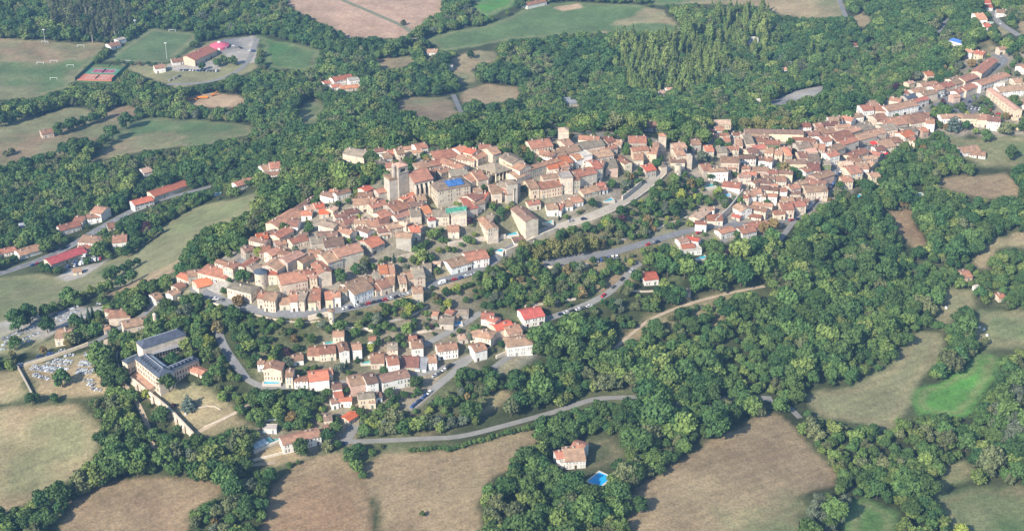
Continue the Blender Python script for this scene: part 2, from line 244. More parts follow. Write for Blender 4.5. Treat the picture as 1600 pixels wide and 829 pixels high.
for s_, lo, hi in ((.035, .80, 1.2), (.16, .86, 1.14), (.7, .72, 1.28)):
    no = N.new('ShaderNodeTexNoise'); no.inputs['Scale'].default_value = s_; no.inputs['Detail'].default_value = 4; L.new(tc.outputs['Object'], no.inputs['Vector'])
    mr = N.new('ShaderNodeMapRange'); mr.inputs['From Min'].default_value = .3; mr.inputs['From Max'].default_value = .7; mr.inputs['To Min'].default_value = lo; mr.inputs['To Max'].default_value = hi; L.new(no.outputs[0], mr.inputs['Value'])
    if fac is None: fac = mr.outputs[0]
    else:
        mm = N.new('ShaderNodeMath'); mm.operation = 'MULTIPLY'; L.new(fac, mm.inputs[0]); L.new(mr.outputs[0], mm.inputs[1]); fac = mm.outputs[0]
# faint machine lines left by mowing and ploughing
mp = N.new('ShaderNodeMapping'); mp.inputs['Rotation'].default_value = (0, 0, R(58)); L.new(tc.outputs['Object'], mp.inputs['Vector'])
wv = N.new('ShaderNodeTexWave'); wv.inputs['Scale'].default_value = .055; wv.inputs['Distortion'].default_value = 2.5; wv.inputs['Detail'].default_value = 2; wv.inputs['Detail Scale'].default_value = .6; L.new(mp.outputs[0], wv.inputs['Vector'])
mr = N.new('ShaderNodeMapRange'); mr.inputs['To Min'].default_value = .95; mr.inputs['To Max'].default_value = 1.05; L.new(wv.outputs['Fac'], mr.inputs['Value'])
mm = N.new('ShaderNodeMath'); mm.operation = 'MULTIPLY'; L.new(fac, mm.inputs[0]); L.new(mr.outputs[0], mm.inputs[1])
vm = N.new('ShaderNodeVectorMath'); vm.operation = 'SCALE'; L.new(va.outputs[0], vm.inputs[0]); L.new(mm.outputs[0], vm.inputs['Scale']); L.new(vm.outputs[0], b.inputs['Base Color'])
me.materials.append(gm); tag(obj('ground', me), kind='structure')
# ------------------------------------------------------------------ roads and paths draped on the ground
m_asph = mat('asphalt', (.20,.20,.205), .14, .15, .9, None, .03); m_pale = mat('worn_asphalt', (.245,.235,.22), .12, .15, .9, None, .03); m_dirt = mat('dirt_track', (.42,.33,.235), .16, .2, .95, None, .03); m_line = plain('road_paint', (.75,.75,.72))
ROADS = [('road',[(-20,434),(60,407),(110,385),(150,360),(190,338),(215,325)],8,'a'),('road',[(215,325),(270,306),(330,291)],6,'a'),
 ('road',[(538,690),(600,688),(660,685),(720,683),(800,662),(860,645),(900,632),(930,622),(990,620)],3.6,'p'),('path',[(985,620),(1060,622),(1130,622),(1195,621),(1236,638)],3.4,'p'),('road',[(1190,621),(1206,622)],4,'p'),('road',[(1236,638),(1250,653)],4,'p'),
 ('road',[(538,690),(548,675),(556,664)],6,'p'),('road',[(640,640),(680,605),(715,577),(745,550),(790,524),(830,505),(880,490),(930,470),(960,452),(985,425),(1000,410)],4.4,'p'),
 ('road',[(745,552),(700,575),(640,586),(560,598),(470,602),(410,606),(385,592)],3.8,'p'),('road',[(300,448),(340,470),(400,486),(450,493),(510,487),(560,477),(620,461),(700,438),(760,415),(800,387),(830,371)],5.6,'a'),
 ('road',[(830,371),(870,356),(910,345),(960,325),(1000,299),(1034,270),(1044,258)],6.2,'t'),('road',[(850,412),(920,400),(960,394),(1000,382),(1060,365),(1110,352),(1175,352),(1235,342)],5,'a'),
 ('road',[(1235,342),(1270,318),(1295,292),(1306,268),(1315,246),(1345,236),(1390,212),(1420,188),(1445,172)],7,'a'),('road',[(1480,162),(1500,140),(1530,122),(1560,106),(1572,94),(1555,84)],7,'a'),
 ('road',[(740,184),(800,183),(850,184),(910,182)],6,'p'),('lane',[(520,-6),(580,20),(640,45),(648,62)],6,'v'),('road',[(708,148),(716,165),(728,185)],5,'a'),('road',[(1308,-8),(1322,27)],5,'a'),
 ('path',[(1338,45),(1360,75),(1382,112)],3,'d'),('road',[(1464,52),(1478,30)],7,'a'),('road',[(1538,-6),(1550,20),(1562,38),(1592,56)],6,'p'),
 ('path',[(165,530),(166,555),(185,590),(210,620),(230,660),(240,700)],2.6,'d'),('path',[(240,700),(290,706),(370,730),(430,722)],2.6,'d'),('road',[(28,572),(100,549),(150,534),(180,515),(230,490),(242,470),(262,462)],6,'a'),
 ('dirt_track',[(960,545),(985,522),(1020,495),(1090,470),(1140,458),(1195,447)],2.0,'d'),('road',[(262,132),(330,130),(385,106),(402,60)],6,'p'),('path',[(1465,75),(1500,88),(1520,98)],4,'d'),('lane',[(660,540),(720,510),(752,488)],4,'p'),
 ('lane',[(770,575),(800,553),(822,545)],3.2,'p'),('path',[(308,676),(345,656),(392,632)],2.6,'d'),('lane',[(1130,378),(1165,320),(1180,300)],4,'p'),('road',[(340,515),(350,545),(385,592)],5,'a'),('lane',[(1218,375),(1245,340),(1258,310)],3.5,'p')]
def polyline(pxs, step=3.0):
    P = [on_ground(*p)[:2] for p in pxs]; P = np.array(P)
    for _ in range(2):   # round the corners
        q = [P[0]]
        for a, b2 in zip(P[:-1], P[1:]): q += [a * .75 + b2 * .25, a * .25 + b2 * .75]
        P = np.array(q + [P[-1]])
    s = np.r_[0, np.cumsum(np.hypot(*(P[1:] - P[:-1]).T))]; k = max(2, int(s[-1] / step)); u = np.linspace(0, s[-1], k + 1)
    return np.stack([np.interp(u, s, P[:, 0]), np.interp(u, s, P[:, 1])], -1)
def normals(P):
    T = np.gradient(P, axis=0); T /= np.linalg.norm(T, axis=1)[:, None] + 1e-9
    return np.stack([-T[:, 1], T[:, 0]], -1)
def ribbon(P, width, lift, offs=0.0, cross=4):
    Nn = normals(P); mb = MB(); k = len(P); vs = []
    for c in range(cross + 1):
        q = P + Nn * (offs + width * (c / cross - .5)); z = H(q[:, 0], q[:, 1]) + lift
        vs.append(np.c_[q, z])
    zc = np.maximum.reduce([v[:, 2] for v in vs]) if width < 3 else None
    V = np.concatenate(vs); fs = [(c * k + i, c * k + i + 1, (c + 1) * k + i + 1, (c + 1) * k + i) for c in range(cross) for i in range(k - 1)]
    mb.poly(V, [f[::-1] for f in fs]); return mb
ROADPTS = []; RD = {'a': m_asph, 'p': m_pale, 'd': m_dirt, 't': mat('pale_ramp', (.42,.375,.31), .12, .2, .9, None, .03), 'v': mat('grass_lane', (.20,.20,.13), .2, .2, .9, None, .03)}
for i, (nm, pxs, wd, mk) in enumerate(ROADS):
    P = polyline(pxs); tag(obj(nm, ribbon(P, wd, .12 + .012 * (i % 6)).mesh(nm, [RD[mk]])), kind='structure'); ROADPTS.append((P, wd, nm))
    if i in (0, 12, 13):
        mb = MB()
        for q in range(0, len(P) - 1, 4):
            s = ribbon(P[q:q + 2], .35, .26, 0, 1); mb.poly(s.v, s.f)
        tag(obj('road_marking', mb.mesh('road_marking', [m_line])), kind='structure')
        if i == 0:
            for sd_ in (-1, 1): tag(obj('road_marking', ribbon(P, .3, .26, sd_ * 3.5, 1).mesh('road_marking', [m_line])), kind='structure')
# ------------------------------------------------------------------ houses: ridge ends, middle of the visible eave (crop pixels), eave height m, wall, roof, type
HS = """
#250 400 7.535|west gate|at the west gate car park|its forest side
255 185 385 235 270 256 5 c o;330 170 450 155 400 222 5 k r;420 290 560 250 520 345 3 c O;175 340 255 303 255 360 4 c r;110 420 190 380 160 450 5 w r;590 110 760 150 590 215 5 c r h;690 30 850 80 770 100 6 c r;870 50 800 105 890 112 6 c r;900 300 1060 340 950 395 8 c g h;1000 210 1060 190 1040 250 4 c r;1060 110 1150 75 1130 150 5 k g;970 100 1110 5 1065 80 4 c r
#380 380 7.535|bend terrace|in the curved terrace above the bend|its car park end
190 562 260 566 185 630 8 c r;280 548 395 558 312 640 10 c r;440 635 540 632 470 705 5 c r;555 570 630 566 590 670 8 w r;640 530 745 538 690 650 9 c g;760 572 835 566 800 675 7 y r;822 508 900 505 905 635 9 p r;965 562 1040 556 1015 645 7 y r;1050 548 1130 542 1105 600 9 w r;1140 500 1220 500 1200 555 7 k r;1210 465 1400 395 1375 565 8 w r;1400 400 1490 380 1480 450 6 k r
#380 380 7.535|hall row|behind the curved terrace|the round tower
290 282 395 286 342 337 9 c o;430 345 690 300 570 435 9 c r;740 280 830 275 800 330 9 c r;790 330 865 330 835 375 10 y p;655 180 780 112 752 197 6 y r;780 75 900 70 850 150 5 c r;480 160 650 80 630 160 8 k p;300 235 420 155 470 258 7 k r;440 70 560 95 510 130 6 c r;300 90 440 30 400 110 6 c q;180 40 300 20 260 85 5 c r;0 40 90 15 70 75 6 k d
#380 380 7.535|tall facade|around the tall long facade|its blue strip
1080 40 1330 -25 1260 90 11 c q;925 95 1070 50 1060 180 10 c r;880 200 950 300 985 245 7 c r
#380 290 7.535|north edge row|on the wooded north edge|the lowest one
350 415 600 270 560 400 5 y r;590 270 820 120 760 192 5 k d;540 390 650 395 590 470 5 w d;160 560 270 545 240 610 7 c O;110 592 270 628 175 652 7 c d;290 530 380 505 350 560 6 k d;380 560 520 485 460 590 5 c r;380 650 480 630 430 690 4 k q;560 620 720 580 660 650 5 c r;660 545 750 545 700 580 4 c d
#380 290 7.535|inner west lanes|among the inner western lanes|the tall facade
800 600 950 580 880 660 6 k g;960 610 1150 590 1080 700 7 c d;890 540 1090 530 1020 600 6 c d;940 400 1090 440 1010 480 6 c g;1110 400 1240 440 1160 480 5 c d;1180 370 1310 350 1270 430 6 c d;1080 320 1210 300 1170 350 6 c d;1200 285 1320 260 1290 312 5 c d;1320 380 1440 380 1380 430 6 c r;1370 465 1490 510 1410 530 5 w d;1160 485 1280 520 1200 550 6 c r
#380 290 7.535|garden houses|in the gardens under the north wood|the forest edge
950 60 1075 90 1000 122 5 w d;1030 35 1110 45 1060 72 5 c o;1090 70 1230 30 1160 85 5 w r;740 230 830 215 790 275 4 w p;840 205 930 190 890 250 4 c o;700 290 800 290 760 340 4 w o;900 275 995 270 950 320 4 c O;1020 265 1070 232 1060 290 4 y p
#520 280 7.535|church foot|crowded at the foot of the church|the plain north trees
345 95 420 65 410 125 6 c o;310 150 450 140 400 187 6 c r;250 220 400 210 330 285 7 c r;420 200 510 215 460 255 6 c r;440 280 590 235 510 320 6 c q;520 110 650 80 600 140 7 k q;655 285 815 230 820 345 6 k r;530 385 640 350 650 420 6 c r;730 410 880 360 830 430 6 c p;810 205 950 140 900 200 7 c o;870 195 950 190 920 250 6 c r;975 180 1060 165 1070 235 6 k r;900 270 1030 240 990 300 6 k d
#520 280 7.535|church lower lane|in the lane below the church|the lane's lower end
910 340 1010 330 960 420 8 c g;1040 310 1110 295 1110 390 7 c O;1190 350 1350 345 1290 420 8 c g;1120 440 1190 430 1160 470 6 w R;400 480 480 470 440 545 6 c r;430 460 560 440 500 540 6 c r;540 430 640 420 600 500 6 k d;640 520 770 490 740 560 6 c r;530 560 660 545 600 612 5 c d;770 480 870 500 820 522 6 c p;770 590 920 600 880 650 12 k r;900 545 990 530 950 615 7 c o;985 520 1050 540 1030 590 7 k r;380 710 510 660 530 765 6 k o;590 620 640 620 610 650 3 k d;1360 545 1470 540 1440 600 6 c r
#560 210 7.535|north of church|on the slope north of the church|its tree end
830 395 900 395 890 455 9 k r;930 400 1020 365 1020 430 7 k r;860 310 960 285 920 350 6 c q;960 180 1080 165 1030 265 7 c r h;1150 150 1240 120 1230 195 8 w o;1290 145 1380 170 1340 220 8 c o;1000 270 1230 350 1110 370 6 c r;1080 410 1250 390 1180 470 6 c g;730 320 800 305 790 375 7 k r h;1000 640 1150 580 1100 680 8 k q
#560 210 7.535|orchard houses|in the trees behind the belfry|the big grey hall
200 160 320 150 270 190 5 w d;340 190 440 165 400 230 5 c o;280 225 360 210 330 275 5 w r;440 160 510 150 480 220 6 c r;480 140 640 130 560 165 5 c r;665 110 775 90 720 162 5 w r;640 180 740 175 690 202 4 c r;380 325 500 320 440 375 5 c r h;195 310 290 290 240 340 4 k g
#450 220 4.143|big grey hall|apart among the northern trees|the village
395 38 510 60 445 92 8 c g
#680 210 7.535|market place|around the market hall|the church side
290 225 470 250 300 282 6 c r;470 240 640 165 540 265 6 c r;620 140 700 118 700 205 9 c r;525 110 640 105 590 147 8 c r;840 205 970 275 805 275 8 y g;930 295 1060 350 910 377 8 c r;1110 70 1320 40 1180 150 7 c r;1230 170 1330 165 1280 222 6 c r;1300 190 1400 210 1330 250 6 w r;1380 180 1500 165 1440 240 6 c r;350 480 440 440 440 545 6 c r;440 430 530 410 545 520 7 c r;560 460 640 470 620 520 6 k g
#680 210 7.535|south edge|along the upper southern edge|the market end
1020 390 1400 280 1240 365 8 k r;890 440 980 405 980 500 8 c r;1070 520 1160 505 1120 620 9 y r;1220 560 1430 520 1340 615 8 y r;1270 470 1420 450 1350 500 8 c r;780 515 950 550 850 590 12 k g;640 580 740 570 700 680 8 c r;750 560 820 555 790 630 9 c r;820 640 880 635 850 690 8 c q;390 690 500 640 500 740 9 c d;450 605 530 595 500 650 9 c r
#680 290 7.535|green net houses|beside the green scaffold net|the net
310 140 420 120 400 260 8 k q;440 170 540 140 500 205 8 c q;560 60 620 70 610 190 8 c o;180 255 330 240 260 335 9 c W;570 360 670 465 555 440 6 c r;620 330 690 340 660 402 6 c g;975 215 1125 340 1095 262 10 c d;1090 180 1210 160 1150 212 5 c q;920 600 1120 565 1050 640 3 w d;690 560 760 570 720 602 3 k d;1310 210 1420 200 1370 267 6 w r;1440 200 1510 210 1470 282 5 w r
#820 190 7.535|east block|in the dense eastern block|the T-shaped house
430 210 510 190 500 290 7 c q;420 300 590 260 540 350 7 c r;590 250 870 200 770 292 7 c g;660 150 860 165 800 207 8 c r;930 180 1010 160 1000 230 7 c r;890 300 1050 265 1010 312 6 c q;800 340 980 310 950 400 7 c r;345 425 490 388 480 480 8 c O;560 385 630 365 640 430 8 w O;650 370 740 350 720 420 8 w W;265 500 370 485 330 537 8 c O;400 470 480 455 460 522 8 c r;380 550 490 530 450 592 9 c r;1240 160 1410 160 1310 235 8 k r;1070 200 1150 210 1110 257 7 k r
#820 190 7.535|tall south fronts|in the tall row of southern fronts|the white terrace house
770 435 840 420 850 520 12 c q;850 430 930 440 930 490 12 c r;930 425 1050 415 1040 515 9 p g;590 550 780 505 740 590 12 c r;540 590 610 580 590 655 12 c r;410 590 530 580 480 662 12 c W;1110 395 1210 460 1120 455 5 y r
#820 190 7.535|rampart cottages|under the tall southern fronts|the ramp road
660 790 830 745 780 825 4 c r;850 720 920 705 900 745 4 c q;900 770 950 755 940 790 4 w r;1270 280 1430 265 1350 317 9 y r;1290 350 1380 350 1320 440 6 c r;1390 510 1490 490 1450 570 6 k o
#700 180 4.143|pool terraces|on the terraces with pools|the barn
745 550 790 545 775 585 4 w r;795 530 850 520 825 560 4 w r
#980 180 7.535|horloge quarter|around the old eastern gate|the yellow wall
235 350 350 360 300 425 9 y r;305 310 365 310 340 350 8 k r;540 310 660 295 620 362 9 k q;550 370 640 360 590 455 9 c r;520 490 660 490 600 547 5 c d;740 280 830 270 780 340 6 k q;910 350 990 345 980 412 6 c o;1050 370 1150 365 1090 430 5 c g;1180 360 1290 350 1230 390 6 y r;1000 600 1130 595 1060 642 9 w r h;870 570 960 560 920 640 6 k r;1120 475 1300 480 1200 542 8 c r;1190 590 1270 590 1230 625 4 c r
#980 180 7.535|saddle houses|in the trees on the saddle|the yellow villa
1040 45 1195 42 1120 92 8 y p;1040 125 1120 120 1080 172 5 w r;220 70 340 70 270 137 4 w r h;960 160 1020 165 990 192 4 c r;1100 200 1190 205 1150 237 4 c r;1010 225 1060 230 1035 265 4 c r;1140 240 1200 240 1180 300 4 k r;1250 200 1340 195 1290 227 4 w r
#980 180 7.535|saddle lane|along the lane east of the saddle|the west end
1280 260 1340 260 1340 350 6 c r;1360 210 1440 205 1420 320 7 c g;1330 460 1490 455 1420 500 6 w d;1410 390 1500 375 1450 440 6 y d;1350 590 1430 585 1390 622 5 c r;1320 690 1440 685 1380 717 6 c p;1380 670 1500 660 1440 697 4 c o;1150 770 1320 790 1230 827 4 w q
#1120 180 7.535|school row|around the long school building|the plane trees
385 150 960 165 700 205 7 y d;960 85 1085 80 1030 130 6 w r;1050 185 1180 175 1120 235 5 w d;1160 90 1230 85 1210 145 6 c r;1230 75 1400 65 1310 120 5 c d;1190 150 1360 140 1280 205 6 c r;1330 15 1430 20 1400 82 6 w r;400 210 590 215 480 252 6 c r;575 280 730 285 650 332 6 v r;470 250 560 250 520 300 6 y r
#1120 180 7.535|old middle quarter|in the tight middle quarter|the school side
910 250 1090 255 1000 285 5 c r;940 320 1070 305 1010 380 7 k g;1210 240 1300 225 1250 305 7 w q;1110 320 1190 330 1150 390 6 c r;1050 385 1150 375 1100 432 6 c p;960 425 1050 420 1020 490 7 c d;1075 440 1190 440 1130 525 9 c g;1070 545 1190 545 1140 640 6 c d;830 515 1030 518 930 562 5 y d;430 350 550 335 510 387 6 c q;580 370 660 375 620 432 6 c r;690 390 770 395 730 455 6 c r;775 370 830 365 800 470 7 c o;830 360 880 365 870 440 7 c r;580 480 660 490 610 532 6 w r;490 480 550 480 520 522 5 w d
#1120 180 7.535|stepped rows|in the stepped middle rows|the villa side
410 605 590 605 500 642 5 p q;600 640 700 635 650 672 6 y q;720 635 880 645 790 677 7 y d;570 700 670 700 620 742 5 c d;700 710 800 710 750 767 6 c r;520 740 620 745 560 792 5 k d;420 770 480 740 470 792 5 c r;1010 620 1080 600 1060 660 6 w r;1150 690 1320 640 1230 732 8 p r;1070 725 1280 765 1150 777 6 c d;1245 530 1330 530 1290 575 6 v g;960 195 1040 200 1000 237 5 c r
#1200 220 7.535|garden end|at the main street garden end|the street bend
690 115 790 92 782 155 9 w r;960 150 1120 80 1100 150 7 y r;950 180 1090 200 1020 227 5 y r;860 235 980 230 920 272 6 y p;1010 245 1140 235 1080 287 6 c r;920 300 1040 280 950 387 7 y q;860 415 960 405 900 472 6 y r;1100 280 1180 285 1140 322 6 w r;1190 220 1260 240 1230 302 6 y r;1200 370 1290 360 1260 412 7 y r;1140 170 1260 160 1200 207 6 k r;1260 60 1350 50 1320 107 6 w d;1210 110 1320 130 1260 162 5 c q
#1200 220 7.535|street foot|at the foot of the main street|the lower lane
460 465 560 480 510 507 5 c r;350 480 440 460 400 502 5 c r;440 515 650 500 520 592 7 c r;250 520 340 500 290 562 6 c q;260 590 370 590 310 617 5 c d;140 545 205 540 175 582 8 w q;30 495 110 500 70 527 6 c q;0 535 115 545 60 572 7 c d;150 650 290 660 220 692 6 c r;320 660 470 680 390 707 6 c r;150 720 270 715 200 800 7 c r;275 710 410 698 345 762 7 c q;10 610 100 615 55 642 8 w r
#1060 270 7.535|lower faubourg|below the long walled garden|the long shed
105 735 240 760 185 790 5 w o;0 770 90 750 60 802 5 w p;480 665 620 625 570 692 5 w o;830 595 960 560 920 632 6 c q;720 640 860 610 830 692 6 w r;985 575 1060 550 1050 592 4 c r;200 500 330 400 290 512 4 c p;350 490 500 490 420 552 4 c r;210 555 320 560 270 592 7 w r;375 395 420 400 390 427 4 w r;550 100 720 120 650 167 4 w q;710 350 800 400 722 437 6 w r;850 375 1030 410 930 432 6 c r;900 335 1090 350 990 377 6 c r;800 210 880 200 900 262 7 w r;880 180 960 175 930 232 8 w q;980 230 1030 235 1000 267 7 w r;775 245 830 250 800 282 7 c r;970 140 1060 145 1020 182 6 c d;830 470 970 490 900 517 3 c r;1120 440 1230 430 1190 477 5 y r;650 480 730 500 690 517 3 p R
#1260 150 7.535|main street sunny row|along the sunny side of the main street|the lower end
300 440 480 400 440 500 7 c r;440 400 590 350 560 412 7 c q;590 340 740 310 690 392 7 c g;440 225 550 250 500 287 5 w q;550 205 640 195 610 242 5 w r;270 240 400 235 340 282 6 w r;640 100 750 90 690 162 8 w r;700 60 800 40 800 122 7 c r;830 100 930 110 880 162 7 c r;940 110 1240 50 1110 142 7 w r;1230 50 1400 0 1340 52 7 w q;1000 5 1110 20 1050 52 5 c r;790 220 900 195 880 262 7 c r;360 330 500 320 420 360 6 c r
#1260 150 7.535|main street shady row|along the shady side of the main street|the lower end
280 600 400 550 430 600 8 c r;400 520 560 470 540 532 8 c r;600 450 760 410 740 482 7 c r;740 400 880 370 880 432 7 c q;870 330 1010 310 960 392 8 c g;900 290 1010 240 1060 310 8 c r;1000 250 1110 230 1080 332 8 k r;0 480 110 500 60 542 6 c r;80 550 210 560 150 622 6 c r;840 520 980 500 960 592 6 c r;970 490 1080 475 1050 542 6 c r;1110 420 1210 390 1190 472 7 c O;1150 370 1270 350 1260 402 7 k g;1230 210 1340 190 1320 300 8 c r h;1340 180 1440 190 1400 242 7 c r;1410 260 1500 265 1450 312 8 w r;1220 470 1280 475 1250 512 6 c r;1340 370 1400 360 1370 412 6 p o
#1400 90 7.535|square north row|in the row above the square|the square's near end
970 135 1130 5 1120 90 8 c r;910 170 1010 160 970 197 6 w r;980 270 1270 175 1180 262 7 w r;800 340 980 270 930 342 7 c q;700 380 800 340 780 392 7 w r;660 430 730 420 700 457 6 p p;770 225 900 180 880 252 7 c q;640 240 740 210 720 302 7 c r;490 310 640 270 620 332 7 c r;430 330 510 310 510 372 7 w r;300 400 440 370 420 422 7 c r;300 290 460 270 380 322 6 c r;190 370 310 345 270 402 5 c r;70 385 200 375 130 412 5 w r;110 440 240 415 180 472 5 k s;335 165 410 155 380 207 5 c O;130 280 190 265 170 302 5 y y
#1400 90 7.535|square south side|beside the square's car park|the cedar
540 660 760 650 640 702 8 w r;760 650 960 655 860 702 8 y r;960 655 1090 660 1030 717 8 c q;1090 660 1220 670 1160 727 10 w d;1145 365 1420 570 1230 480 8 y p;1210 340 1500 310 1340 387 7 w r;1380 240 1470 235 1420 287 4 c r;1470 90 1540 70 1500 132 6 w o;1160 290 1260 285 1210 312 3 w W;1450 490 1540 500 1490 542 5 w r
#1440 0 8.2875|hill villas|on the wooded hill above the square|the blue roof
400 485 545 525 430 532 5 w B;590 625 680 650 620 672 6 w o;720 640 820 660 740 692 6 y o;690 165 790 160 765 250 6 w o;800 300 870 295 840 347 5 w o;810 50 900 50 850 87 6 w o;780 -5 880 -5 830 32 5 w o;980 115 1090 120 1040 162 5 w r;1000 600 1090 595 1040 632 6 y r
#540 390 9.2125|car row houses|above the line of parked cars|the white corner house
390 510 450 490 430 580 5 c r;440 430 560 395 560 532 6 c q;580 330 700 330 715 490 6 c r;480 215 580 205 560 325 7 c O;600 205 690 200 720 330 7 c r;760 360 840 350 860 462 7 c q;400 310 500 310 450 392 6 k g;960 220 1090 205 1140 352 10 c g;870 320 1000 290 960 387 6 c r;1110 190 1220 185 1180 242 6 k g;970 530 1090 520 1050 602 8 c r;1270 160 1360 165 1310 192 3 c p
#500 370 4.143|white pair|above the road by the pool terrace|the garden wall
830 150 940 120 900 180 6 w r;945 100 1060 80 1030 137 7 w r
#380 540 10.364|hamlet west|at the western end of the lower hamlet|the small pool
450 318 495 212 640 312 8 c r;260 225 320 225 290 277 6 w r;700 350 800 350 750 452 10 c r;840 495 1025 485 930 552 6 w r;1075 415 1340 385 1230 537 8 w o;1345 380 1420 370 1395 442 5 c q;790 145 950 130 880 222 4 w r;1070 20 1230 20 1150 142 4 c r
#500 490 7.535|hamlet upper row|in the lower hamlet's upper row|the round turret
160 195 270 190 215 247 8 c r;0 380 160 365 110 452 6 c r;285 405 255 318 325 368 7 w r;380 345 470 335 425 402 8 w r;800 340 900 335 850 412 6 c g;1080 310 1190 300 1140 387 8 w r;1050 255 1130 250 1090 302 6 c r;610 465 740 460 670 567 5 c r;790 500 900 485 900 577 8 w r;980 500 1150 500 1080 617 3 c d;1155 505 1260 510 1240 640 3 w x;1280 490 1360 485 1320 562 6 w r;580 270 650 265 620 302 3 c r
#480 560 7.535|hamlet lower row|in the lower hamlet's lower row|the village lane
491 188 631 163 575 275 9 p r;671 168 781 143 755 255 11 w d;881 188 1151 128 1055 225 8 w d;300 290 390 280 350 342 7 w d;315 385 400 370 370 442 6 w o;380 450 510 445 450 487 5 w o;285 475 340 465 320 512 5 w d;610 390 770 370 700 432 9 y g;730 470 790 465 770 502 5 c r;800 400 850 390 830 442 5 w d;450 680 545 620 562 680 3 c O;195 635 275 625 235 692 9 c d;205 765 275 760 248 795 5 c d
#660 460 7.535|fork houses|by the road fork|the steep lane
185 585 380 560 290 642 7 w r;590 590 710 560 690 642 8 w r;660 400 770 420 700 492 7 c r h;710 205 830 210 770 272 6 w q;800 245 880 270 850 312 7 c q;850 345 1020 300 960 392 6 c o;980 370 1120 340 1060 442 7 c r;1060 480 1180 465 1120 572 9 w r h;1170 180 1370 140 1290 262 7 w R;300 165 370 185 330 222 4 k r;220 250 360 255 300 332 5 k g;130 195 180 200 160 242 3 k r;360 240 420 250 400 282 3 k r;400 170 530 170 480 232 3 k g;430 470 520 460 480 512 4 k p
#380 630 8.289|front farmhouse|at the front by the covered pool|the field
525 430 935 330 765 457 7 w q;270 290 420 290 350 332 3 w W
#160 480 5.922|convent yard|beside the slate-roofed convent|the gate road
200 125 390 85 300 162 5 c r;120 25 200 20 160 82 6 c r h;10 170 45 160 30 197 4 c r;330 600 475 705 335 697 3 c q;850 545 940 580 900 612 3 c q
#0 460 5.180|gate lodge|by the graveyard road|the graves
470 275 570 275 530 342 6 c r
#0 300 6.377|valley road|along the valley road|the long white terrace
590 330 760 285 690 357 5 w r;760 232 840 238 800 290 6 w r;870 215 980 200 940 247 6 w r;960 130 1050 150 1005 212 8 w r;870 425 960 430 920 497 7 w r h;790 530 880 510 850 562 4 w r;490 655 790 550 690 652 4 c m;1130 430 1250 420 1190 492 5 w r;1070 310 1130 300 1100 352 3 c r;180 575 360 520 290 602 4 w r;0 565 140 540 80 592 4 w r;190 310 260 300 230 337 3 k x;730 765 800 755 770 787 3 c r
#0 240 2.960|valley edge|at the edge of the valley wood|the orange hangar
615 215 690 195 660 225 6 w o;705 170 840 125 800 166 5 c o;1090 130 1160 110 1140 136 4 w r;655 68 690 60 675 86 5 w p;705 650 735 640 730 671 4 w r
#0 0 2.960|sports ground|at the sports ground|the pitch
500 200 540 190 525 213 4 w r;540 183 570 175 560 191 3 w W;870 252 955 213 952 254 7 y q;715 300 755 295 740 313 6 w r;795 270 835 265 815 286 4 w r;190 600 235 592 215 616 5 c r
#400 0 2.960|white villa|in the valley trees past the village|the track
355 355 430 340 395 366 7 w o;310 375 335 368 325 386 4 w o;350 390 385 385 370 401 4 w o;395 395 465 388 430 406 4 c O;430 365 470 360 450 376 6 w W;795 225 835 225 815 241 4 w r;888 300 905 298 897 308 4 w W;25 765 70 755 50 786 4 w r;65 750 110 745 90 776 4 w r;50 795 110 790 80 806 3 w r
#700 180 4.143|red barn|beside the far lane|the lane
310 20 470 5 410 36 4 c m
#800 0 2.960|far farms|among the far woods and meadows|the far meadow
65 10 140 -5 110 16 5 w r;235 450 265 448 255 476 4 k x;265 460 300 458 285 476 4 k x;680 420 705 415 695 431 4 w p;715 405 738 403 727 416 5 w p;1090 178 1130 175 1110 188 4 w W;1125 462 1150 460 1138 471 3 w W
#1200 0 2.960|far hill huts|on the eastern hillside|the car park
55 312 82 310 70 321 3 w p;890 680 960 670 930 701 4 w r;940 695 1000 700 970 716 3 w r;388 200 412 198 400 209 3 c r
#1200 330 2.960|meadow huts|at the eastern meadow|the meadow
895 275 925 270 920 301 4 p r;1060 380 1085 376 1078 396 4 c o;957 345 972 343 966 353 3 w W
#800 549 2.960|pool villa|in the wood by the pool|the pool
290 405 336 418 304 440 9 w r;244 446 322 440 290 500 6 w r;206 463 266 455 238 486 6 w q;225 500 262 496 240 512 4 w W
#800 330 2.960|lone houses|near the orange-roofed bend house|the bend
605 285 660 278 640 312 5 w o;785 150 835 145 815 166 4 w o;790 170 860 160 830 186 3 w W;985 172 1012 170 1000 186 3 c o;795 360 820 358 808 373 4 k g
"""
WIN = {}
def window_mesh(kind):
    if kind in WIN: return WIN[kind]
    mb = MB(); sw = kind != 'plain'
    mb.box(-.62, .62, -.04, .05, -.92, -.78, 2); mb.box(-.62, .62, -.04, .03, .78, .92, 2); mb.box(-.62, -.48, -.04, .03, -.78, .78, 2); mb.box(.48, .62, -.04, .03, -.78, .78, 2)
    mb.box(-.48, .48, -.10, -.02, -.78, .78, 0)
    if sw: mb.box(-1.08, -.63, .012, .07, -.82, .82, 1); mb.box(.63, 1.08, .012, .07, -.82, .82, 1)
    sc = {'brown': (.17,.10,.07), 'grey': (.42,.44,.45), 'red': (.30,.07,.06), 'green': (.10,.17,.12), 'blue': (.18,.28,.42), 'plain': (.2,.2,.2)}[kind]
    g = mat('window_glass', (.022,.026,.034), .1, 1, .35, None, .3, spec=.5)
    WIN[kind] = mb.mesh('window', [g, plain('shutter_' + kind, sc), plain('window_stone', (.50,.44,.36), .9)]); return WIN[kind]
_mb = MB(); _mb.box(-.72, .72, -.04, .05, 0, 2.5, 1); _mb.box(-.55, .55, .052, .08, 0, 2.35, 0); DOOR = [_mb.mesh('door', [plain('door_wood_' + str(i), c), plain('window_stone', (.5, .44, .36))]) for i, c in enumerate([(.10,.06,.04), (.14,.20,.17), (.30,.31,.33)])]
